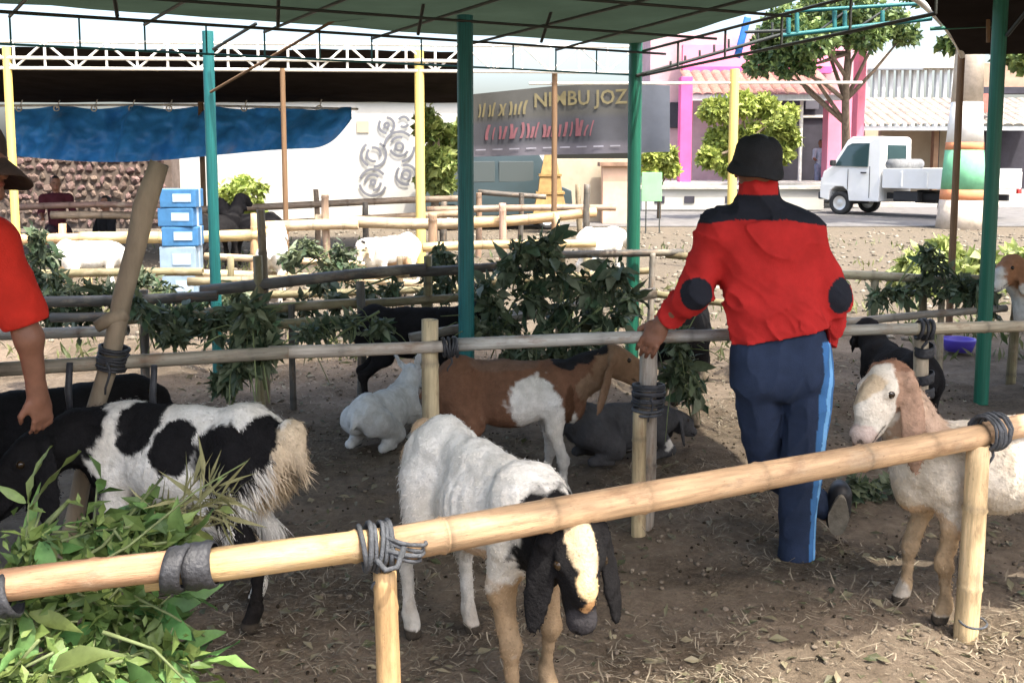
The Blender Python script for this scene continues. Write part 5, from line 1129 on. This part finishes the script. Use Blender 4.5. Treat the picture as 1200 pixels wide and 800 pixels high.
hat(man2, A(-36, 186, D2), .108, .100, .12, .75, (R(-14), R(4)), 'hat', M_HAT2, .055)

def far_person(label, px, head_y, d, cloth, lower, sit=True, face=R(-90)):
    h = A(px, head_y, d); base = np.array([h[0], d, 0]); o = thing('person', base, label, 'person', 'people in the background'); hp, _ = head_prims(h, face)
    fw = rotz(face) @ np.array([1, 0, 0]); sd = rotz(face) @ np.array([0, 1, 0]); hz = h[2] - .78; hip = np.array([h[0], d, hz]); ch = h - [0, 0, .32]
    P = hp + [cone(h - [0, 0, .22], h - [0, 0, .08], .06, .055, .03), cone(ch, hip, .10, .09, .05)]
    T = [cone(ch, hip + [0, 0, .05], .15, .13, .06)]; Lg = [cone(hip + sd * .08, hip - sd * .08, .12, .12, .05)]
    for sg in (1, -1):
        s = ch + sd * .19 * sg + [0, 0, .08]; e = s + sd * .06 * sg + fw * .08 - [0, 0, .27]; w = e + fw * .22 - [0, 0, .05]
        T += [cone(ch + [0, 0, .08], s, .09, .075, .05), cone(s, e, .07, .058, .03)]; P += [cone(ch + [0, 0, .06], s, .06, .05, .03), cone(s, e, .05, .045, .03), cone(e, w, .045, .032, .02)] + hand_prims(w, fw, (0, 0, -1), 1.0, .3)
        kk = hip + sd * .1 * sg + (fw * .42 if sit else np.array([0, 0, -.0])); kk = kk if sit else np.array([hip[0] + sd[0] * .1 * sg, d + sd[1] * .1 * sg, hz * .52]); ft = np.array([kk[0], kk[1], .08])
        Lg += [cone(hip + sd * .09 * sg, kk, .10, .075, .04), cone(kk, ft, .072, .055, .03)]; Lg.append(cone(ft - [0, 0, .03], ft + fw * .15 - [0, 0, .04], .045, .04, .02))
    garment('body', P, .016, skincol(h, face), o, M_SKIN); garment('shirt', T, .018, lambda V: np.tile(np.array(cloth), (len(V), 1)), o, M_CLOTH, wrinkle(20, .006)); garment('trousers', Lg, .018, lambda V: np.tile(np.array(lower), (len(V), 1)), o, M_CLOTH)
    return o, hip
p, hp_ = far_person('person in dark maroon shirt sitting before the rubble wall', 65, 215, 16.5, (.06, .012, .018), (.03, .015, .018), True, R(-60))
q, hq_ = far_person('person in black crouching low before the rubble wall', 124, 238, 16.8, (.012, .012, .014), (.012, .012, .014), True, R(-130))
far_person('person in pale blue clothes standing in the dark shop front', 962, 168, 34.0, (.40, .44, .55), (.25, .28, .4), False, R(-90))
bench = thing('wooden_bench', (hp_[0], 16.5, 0), 'low dark wooden bench under the person in the maroon shirt', 'bench')
v, f = box((hp_[0], 16.5, hp_[2] - .16), (.9, .4, .05), bev=.01); mobj('seat', v, f, M_CAP, bench, smooth=False)
for sx in (-.38, .38):
    for sy in (-.15, .15): v, f = box((hp_[0] + sx, 16.5 + sy, (hp_[2] - .185) / 2), (.05, .05, hp_[2] - .185)); mobj('leg', v, f, M_CAP, bench, smooth=False)

# ------------------------------------------------------------------ leaf feed
def leaf_mesh(name, L, Wd, seed, m):
    rg = np.random.default_rng(seed); V = []; Fc = []; K = 6; bend = rg.uniform(.05, .95); tw = rg.uniform(-1.1, 1.1); side = rg.uniform(-.2, .2); cup = rg.uniform(.1, .7)
    for i in range(K + 1):
        t = i / K; w = Wd * (math.sin(math.pi * min(1, t * 1.02 + .02)) ** .75) * (1.15 - .45 * t) + .0008; x = L * t; z = -bend * L * t * t * .6
        for j, y in enumerate((-1, 0, 1)):
            a = tw * t; V.append((x, y * w * math.cos(a) + side * L * t * t, z + abs(y) * w * cup + y * w * math.sin(a) + .005 * math.sin(t * 14 + j * 2 + seed)))
    for i in range(K):
        for j in range(2): b = i * 3 + j; Fc.append((b, b + 3, b + 4, b + 1))
    me = bpy.data.meshes.new(name); me.from_pydata(V, [], Fc); me.polygons.foreach_set('use_smooth', np.ones(len(me.polygons), bool)); me.materials.append(m); return me
LEAFY = [leaf_mesh('leaf', (.10, .13, .15, .17)[i % 4], (.014, .021, .026, .018, .03)[i % 5], i, M_LEAF) for i in range(10)]
M_LEAFG = mat('grey_green_leaf', (0.125, 0.16, 0.10), 0.6, 0.22, 30, objvar=0.6, translucent=0.15)
DARKL = [leaf_mesh('leaf', (.12, .15, .18)[i % 3], (.022, .034, .04)[i % 3], i + 10, M_LEAF_DARK) for i in range(5)] + [leaf_mesh('leaf', (.14, .17)[i % 2], (.038, .026)[i % 2], i + 20, M_LEAFG) for i in range(4)]
def feed(name, label, loc, spots, nleaf, meshes, seed, size=1.0, bias=(0, 0, -.4), nmass=600, masscol=MID, massleaf=.08, massw=1.0, stems=(), massspread=1.0, cat='leaves', group='leaf feed for the goats', branchy=False):
    """a bundle: countable leaves as parts, stems, and the fine stuff between as one mass. spots = (point, radius)"""
    o = thing(name, loc, label, cat, group); rg = np.random.default_rng(seed); w = np.array([s[1] ** 2 for s in spots]); w /= w.sum()
    br = []
    if branchy:
        for c, r in spots:
            for k in range(7):
                d = rand_dirs(1, rg, np.array(bias) * .8)[0]; Lb = r * rg.uniform(1.0, 2.3); br.append((np.array(c) - d * Lb * .45, d, Lb))
        for p0, d, Lb in br:
            v, f = tube([p0, p0 + d * Lb * .5 + [0, 0, .02], p0 + d * Lb], [.004, .003, .002], 5); mobj('stem', v, f, M_STEM, o)
    def on_branch():
        p0, d, Lb = br[rg.integers(len(br))]; t = rg.uniform(.1, 1.0); lat = rand_dirs(1, rg)[0]
        return p0 + d * Lb * t + [0, 0, .08 * t * (1 - t)] + lat * .008, d * .7 + lat * .8 + np.array([0, 0, -.35])
    for i in range(nleaf if branchy else 0):
        p, dr = on_branch(); p[2] = max(p[2], .03); sc = size * rg.uniform(.5, 1.2)
        inst('leaf', meshes[rg.integers(len(meshes))], W_from(p, frame_from(dr, rand_dirs(1, rg, (0, -.3, 1.0))[0]), (sc, sc, sc)), o)
    for i in range(0 if branchy else nleaf):
        c, r = spots[rg.choice(len(spots), p=w)]; d = rand_dirs(1, rg)[0]; p = np.array(c) + d * r * rg.uniform(.45, 1.0) ** .5 * np.array([1, .8, .75]); p[2] = max(p[2], .03)
        dr = rand_dirs(1, rg, np.array(bias) + d * .9)[0]; Rm = frame_from(dr, rand_dirs(1, rg, (0, -.3, 1.2))[0]); sc = size * rg.uniform(.6, 1.25)
        inst('leaf', meshes[rg.integers(len(meshes))], W_from(p, Rm, (sc, sc, sc)), o)
    for pts, r in stems:
        v, f = tube(pts, np.linspace(r, r * .5, len(pts)), 7); mobj('stem', v, f, M_STEM, o)
    if nmass:
        P = []; 
        for i in range(nmass):
            if branchy and i % 3:
                q, _d = on_branch(); q = q + rand_dirs(1, rg)[0] * .03; P.append(q); continue
            c, r = spots[rg.choice(len(spots), p=w)]; q = np.array(c) + rand_dirs(1, rg)[0] * r * rg.uniform(.1, 1.0) ** .5 * np.array([1, .8, .75]) * massspread; q[2] = max(q[2], .01); P.append(q)
        P = np.array(P); t = rg.uniform(size=(nmass, 1)); cc = (np.array(masscol[0]) * (1 - t) + np.array(masscol[1]) * t) * .8; L = massleaf * rg.uniform(.5, 1.4, nmass)
        V, Fc, col = leaf_cards(P, rand_dirs(nmass, rg, bias), rand_dirs(nmass, rg, (0, -.3, .9)), L, L * rg.uniform(.15, .32, nmass) * massw, cc); tag(mobj('leaf_litter', V, Fc, M_LEAF_VC, o, col, smooth=False), kind='stuff')
    return o
# big fresh pile at the front, heaped through the rail
pile = [(A(30, 660, 2.3), .13), (A(110, 630, 2.42), .13), (A(60, 690, 2.25), .12), (A(150, 650, 2.40), .11), (A(40, 740, 2.1), .14), (A(120, 720, 2.2), .12), (A(170, 735, 2.25), .09), (A(10, 800, 2.0), .16), (A(110, 790, 2.1), .13), (A(190, 780, 2.2), .08), (A(175, 610, 2.55), .09), (A(-40, 720, 2.1), .16), (A(-60, 800, 2.0), .18), (A(60, 860, 2.0), .18), (A(160, 850, 2.1), .14), (A(205, 640, 2.5), .05)]
feed('leaf_pile', 'fresh green pile of cut leaves heaped against the thick bamboo rail', (-1.0, 2.2, 0), [p for p in pile if p[0][0] < -.80], 295, LEAFY, 3, .98, (.2, -.1, -.15), 1500, [(.06, .12, .03), (.22, .30, .08)], .055, branchy=True,
     stems=[([A(35, 640, 2.4), A(58, 610, 2.42), A(82, 585, 2.45)], .011), ([A(60, 690, 2.2), A(150, 640, 2.3), A(230, 575, 2.5), A(290, 540, 2.6)], .004), ([A(120, 740, 2.1), A(180, 760, 2.12), A(220, 800, 2.1)], .005), ([A(20, 700, 2.2), A(120, 640, 2.35), A(190, 560, 2.6)], .006), ([A(140, 690, 2.2), A(200, 720, 2.2), A(240, 745, 2.25)], .004)])
tw_ = [(A(170 + 20 * i, 628 - 11 * i, 2.6), .075) for i in range(5)]
feed('grass_tuft', 'dry yellowish grass tuft caught between the leaf pile and the spotted goat', A(235, 600, 2.6) * [1, 1, 0], tw_, 6, LEAFY, 4, .4, (.5, 0, .1), 190, [(.20, .2, .08), (.36, .34, .17)], .12, massw=.16, cat='grass tuft')
# dark hanging bundles
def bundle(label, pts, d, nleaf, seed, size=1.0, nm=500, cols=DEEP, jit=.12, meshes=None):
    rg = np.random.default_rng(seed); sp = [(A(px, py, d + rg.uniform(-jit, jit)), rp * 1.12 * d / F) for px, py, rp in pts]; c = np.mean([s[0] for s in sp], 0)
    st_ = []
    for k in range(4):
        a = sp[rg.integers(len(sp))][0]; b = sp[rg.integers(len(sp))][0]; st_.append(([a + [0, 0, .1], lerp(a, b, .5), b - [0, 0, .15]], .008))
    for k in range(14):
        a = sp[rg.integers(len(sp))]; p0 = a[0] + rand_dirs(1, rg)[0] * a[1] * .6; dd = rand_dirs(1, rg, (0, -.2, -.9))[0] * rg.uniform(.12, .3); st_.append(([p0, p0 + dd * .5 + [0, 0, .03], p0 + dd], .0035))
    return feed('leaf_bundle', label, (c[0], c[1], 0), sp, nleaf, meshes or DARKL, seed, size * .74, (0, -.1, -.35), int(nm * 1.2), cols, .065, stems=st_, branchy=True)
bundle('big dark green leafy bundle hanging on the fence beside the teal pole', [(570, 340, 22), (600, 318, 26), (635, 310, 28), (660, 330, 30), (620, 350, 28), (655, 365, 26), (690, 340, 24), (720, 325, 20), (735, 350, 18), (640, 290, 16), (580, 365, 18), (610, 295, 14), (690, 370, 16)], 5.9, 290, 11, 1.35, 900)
bundle('dark leafy bundle hanging between the grey rail and the man\'s arm', [(800, 430, 20), (810, 460, 18), (795, 405, 16), (790, 445, 16)], 5.2, 60, 12, 1.0, 300)
bundle('dark leaf heap on the low rails behind the crooked stake', [(180, 378, 18), (215, 372, 18), (245, 380, 16), (205, 395, 16), (160, 360, 12), (270, 372, 14)], 5.6, 150, 13, 1.0, 600)
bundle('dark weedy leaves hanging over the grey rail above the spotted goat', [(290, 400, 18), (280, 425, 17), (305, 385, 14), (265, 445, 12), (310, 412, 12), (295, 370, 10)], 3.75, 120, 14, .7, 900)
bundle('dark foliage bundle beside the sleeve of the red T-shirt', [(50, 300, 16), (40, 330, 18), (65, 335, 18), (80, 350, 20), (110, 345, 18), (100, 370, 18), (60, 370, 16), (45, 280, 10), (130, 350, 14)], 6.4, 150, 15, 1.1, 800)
bundle('dark leaves under the white goats by the yellow pole', [(400, 300, 18), (385, 315, 16), (415, 320, 16), (360, 290, 14), (340, 305, 12)], 8.6, 90, 16, 1.2, 500)
bundle('dark green leaves tied to the rail beside the teal pole and far goat', [(510, 320, 16), (520, 340, 16), (500, 345, 12), (530, 315, 12), (515, 300, 10)], 6.9, 90, 17, 1.0, 400)
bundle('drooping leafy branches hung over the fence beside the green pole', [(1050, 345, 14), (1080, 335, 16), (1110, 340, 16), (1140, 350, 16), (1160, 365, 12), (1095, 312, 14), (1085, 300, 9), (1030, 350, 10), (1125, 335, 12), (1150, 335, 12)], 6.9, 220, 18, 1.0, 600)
bundle('dark grassy tangle at the foot of the grey fence behind the man\'s shoes', [(1010, 590, 16), (1040, 600, 14), (1020, 620, 14), (1000, 575, 10), (1055, 625, 10)], 4.6, 30, 19, .6, 500)
bundle('leaf bundle hanging below the rail behind the brown goat', [(620, 410, 14), (650, 412, 14), (680, 408, 12), (595, 412, 10), (705, 405, 10)], 5.5, 60, 20, .9, 300, meshes=DARKL)
bundle('small heap of leaves around the black goat\'s pen beside the grey fence', [(380, 385, 14), (410, 380, 13), (445, 385, 12), (360, 392, 10)], 5.6, 60, 21, .9, 300)

# ------------------------------------------------------------------ small things
M_CARTON = mat('blue_carton', (0.035, 0.13, 0.27), 0.6, 0.2, 9); M_CARTONP = mat('pale_carton', (0.22, 0.30, 0.37), 0.6, 0.15, 7); M_TAPE = mat('carton_tape', (.35, .45, .55), .4)
zc = 0.0; dC = 11.2; xC = A(212, 240, dC)[0]
for k, (h_, m, lab) in enumerate(((.30, M_CARTONP, 'pale blue water carton at the bottom of the carton stack'), (.30, M_CARTONP, 'pale blue water carton resting on the bottom carton'), (.22, M_CARTON, 'blue water carton standing on the pale cartons'), (.21, M_CARTON, 'blue water carton in the upper half of the stack'), (.21, M_CARTON, 'blue water carton topmost of the stack'))):
    o = thing('water_carton', (xC, dC, zc), lab, 'carton', 'stacked water cartons'); v, f = box((xC + .012 * (-1) ** k, dC, zc + h_ / 2 - .003), (.40, .30, h_ - .006), rotz(R(4 * (k % 3) - 3)), .012); mobj('box', v, f, m, o, smooth=False)
    v, f = box((xC + .012 * (-1) ** k, dC, zc + h_ / 2), (.402, .06, h_ - .002), rotz(R(4 * (k % 3) - 3))); mobj('tape', v, f, M_TAPE, o, smooth=False)
    v, f = box((xC + .012 * (-1) ** k + .05, dC - .152, zc + h_ * .52), (.20, .012, h_ * .42), rotz(R(4 * (k % 3) - 3))); mobj('printed_label', v, f, M_TAPE, o, smooth=False); zc += h_
# purple basin
bp_ = G(1123, 412); o = thing('basin', (*bp_[:2], 0), 'small purple plastic basin lying in the pen beyond the black goat', 'basin')
prof = [(.001, .01), (.09, .01), (.12, .10), (.135, .10), (.135, .09), (.105, 0), (.001, 0)]; n = 20
V = [(bp_[0] + r * math.cos(2 * math.pi * j / n), bp_[1] + r * math.sin(2 * math.pi * j / n), z + .01) for r, z in prof for j in range(n)]
mobj('bowl', V, [(i * n + j, i * n + (j + 1) % n, (i + 1) * n + (j + 1) % n, (i + 1) * n + j) for i in range(len(prof) - 1) for j in range(n)], mat('purple_plastic', (.09, .06, .45), .4), o)

# litter on the pen floor: straw, clods, droppings, dry leaves
def scatter(n, rg, x0=-2.6, x1=3.4, y0=2.0, y1=8.0):
    y = y0 + (y1 - y0) * rg.uniform(size=n) ** 1.5; x = rg.uniform(x0, x1, n) * (.45 + .55 * y / y1) ; return x, y
rg = np.random.default_rng(77)
n = 34000; x, y = scatter(n, rg); keep = fbm(np.stack([x, y, x * 0], -1) * 1.7 + 5, 3) * 1.8 + rg.uniform(-.35, .35, n) > 0; x, y = x[keep], y[keep]; n = len(x)
z = ground_z(x, y); a = rg.uniform(0, 6.28, n); L = .012 + .065 * rg.uniform(size=n) ** 2.2; w = rg.uniform(.0009, .0024, n); cx, sx = np.cos(a), np.sin(a); tilt = rg.normal(size=n) * .22
p0 = np.stack([x, y, z + .006], -1); dd = np.stack([cx, sx, tilt], -1) * L[:, None]; sd = np.stack([-sx, cx, 0 * a], -1) * w[:, None]; bow = np.stack([-sx, cx, np.abs(rg.normal(size=n)) * .6], -1) * (L * rg.uniform(-.2, .25, n))[:, None]
p0[:, 2] += np.abs(tilt) * L
V = np.stack([p0 - dd / 2 - sd, p0 - dd / 2 + sd, p0 + bow * .5 + sd, p0 + bow * .5 - sd, p0 + dd / 2 + sd * .5, p0 + dd / 2 - sd * .5], 1).reshape(-1, 3); b = np.arange(n)[:, None] * 6
Fc = np.concatenate([b + [0, 1, 2, 3], b + [3, 2, 4, 5]], 0); t = rg.uniform(size=(n, 1)); cc = np.array([.075, .062, .042]) * (1 - t) + np.array([.31, .26, .185]) * t
straw = tag(mobj('straw_litter', V, Fc, mat('straw', (1, 1, 1), .8, attr='Col'), None, np.repeat(cc, 6, 0), smooth=False), 'dry straw and stalks strewn over the pen earth', 'straw', kind='stuff')
bm = bmesh.new(); bmesh.ops.create_icosphere(bm, subdivisions=1, radius=1); iv = np.array([q.co[:] for q in bm.verts]); bm.verts.ensure_lookup_table(); ifc = np.array([[q.index for q in fc.verts] for fc in bm.faces]); bm.free()
def lumps(n, rg, rlo, rhi, cols, name, label, cat, flat=.6, pw=2.5, wob=.35):
    x, y = scatter(n, rg); z = ground_z(x, y); r = rlo + (rhi - rlo) * rg.uniform(size=n) ** pw
    sc = 1 + wob * rg.uniform(-1, 1, (n, len(iv), 1)); V = np.stack([x, y, z + r * flat * .45], -1)[:, None, :] + iv[None] * sc * r[:, None, None] * np.array([1, 1, flat]) * rg.uniform(.75, 1.25, (n, 1, 3))
    Fc = (np.arange(n)[:, None, None] * len(iv) + ifc[None]).reshape(-1, 3); t = rg.uniform(size=(n, 1)); cc = np.array(cols[0]) * (1 - t) + np.array(cols[1]) * t
    return tag(mobj(name, V.reshape(-1, 3), Fc, mat('lump', (1, 1, 1), .95, .3, 60, .4, 90, attr='Col', spec=.1), None, np.repeat(cc, len(iv), 0), smooth=True), label, cat, kind='stuff')
lumps(6500, rg, .003, .013, [(.085, .067, .05), (.19, .155, .118)], 'earth_clods', 'crumbly brown clods scattered over the pen floor', 'clods')
lumps(1300, rg, .004, .008, [(.018, .014, .010), (.05, .038, .025)], 'droppings', 'small dark goat droppings scattered over the pen floor', 'droppings', .9, 1.0, .15)
n = 3200; x, y = scatter(n, rg); P = np.stack([x, y, ground_z(x, y) + .008], -1); L = rg.uniform(.02, .07, n); t = rg.uniform(size=(n, 1)); cc = np.array([.06, .07, .03]) * (1 - t) + np.array([.26, .22, .14]) * t
D = rand_dirs(n, rg); D[:, 2] *= .25; Nn = rand_dirs(n, rg, (0, 0, 3)); V, Fc, col = leaf_cards(P, D, Nn, L, L * rg.uniform(.12, .3, n), cc); tag(mobj('dry_leaves', V, Fc, M_LEAF_VC, None, col, smooth=False), 'withered leaf scraps lying on the pen floor', 'leaf litter', kind='stuff')
# pale gravel and rubble on the lot behind
n = 2600; yy_ = rg.uniform(8.5, 22, n); xx_ = rg.uniform(-.5, .62, n) * yy_; r = rg.uniform(.01, .05, n) ** 1.0
V = np.stack([xx_, yy_, np.zeros(n)], -1)[:, None, :] + iv[None] * (1 + .35 * rg.uniform(-1, 1, (n, len(iv), 1))) * r[:, None, None] * np.array([1, 1, .6]); t = rg.uniform(size=(n, 1)); cc = np.array([.10, .085, .065]) * (1 - t) + np.array([.28, .25, .2]) * t
tag(mobj('lot_gravel', V.reshape(-1, 3), (np.arange(n)[:, None, None] * len(iv) + ifc[None]).reshape(-1, 3), MATS['lump'], None, np.repeat(cc, len(iv), 0)), 'pale gravel stones on the lot behind the pens', 'gravel', kind='stuff')

# weeds and rough grass on the ground between the fences
n = 5200; wy = 7.6 + 11 * rg.uniform(size=n) ** 1.4; wx = rg.uniform(-.52, .55, n) * wy; k_ = fbm(np.stack([wx * .7, wy * .7, wx * 0], -1) + 3, 3) + rg.uniform(-.15, .15, n) > .02; wx, wy = wx[k_], wy[k_]; n = len(wx)
P = np.stack([wx, wy, np.zeros(n)], -1); L = rg.uniform(.05, .17, n); t = rg.uniform(size=(n, 1)); cc = np.array([.045, .07, .022]) * (1 - t) + np.array([.20, .20, .085]) * t
V, Fc, col = leaf_cards(P, rand_dirs(n, rg, (0, 0, 1.6)), rand_dirs(n, rg, (0, -1, 0)), L, L * rg.uniform(.06, .16, n), cc); tag(mobj('weeds', V, Fc, M_LEAF_VC, None, col, smooth=False), 'patchy weeds and rough grass between the far fences', 'weeds', kind='stuff')
bundle('low dark leaf heap on the lowest rails beside the carton stack', [(170, 330, 12), (195, 345, 12), (150, 340, 10), (225, 355, 12), (255, 350, 12), (280, 345, 10)], 7.4, 120, 31, 1.0, 500)
bundle('dark leaves strewn along the rails left of the resting goat', [(330, 365, 10), (360, 360, 12), (395, 352, 12), (430, 348, 12), (460, 342, 10), (375, 335, 10)], 6.6, 110, 32, .9, 400)
bundle('dark leaves hung on the fence between the two teal poles', [(555, 385, 10), (575, 390, 12), (600, 385, 12), (640, 392, 12), (670, 388, 12), (705, 380, 12), (725, 375, 10)], 5.7, 110, 33, .9, 400)
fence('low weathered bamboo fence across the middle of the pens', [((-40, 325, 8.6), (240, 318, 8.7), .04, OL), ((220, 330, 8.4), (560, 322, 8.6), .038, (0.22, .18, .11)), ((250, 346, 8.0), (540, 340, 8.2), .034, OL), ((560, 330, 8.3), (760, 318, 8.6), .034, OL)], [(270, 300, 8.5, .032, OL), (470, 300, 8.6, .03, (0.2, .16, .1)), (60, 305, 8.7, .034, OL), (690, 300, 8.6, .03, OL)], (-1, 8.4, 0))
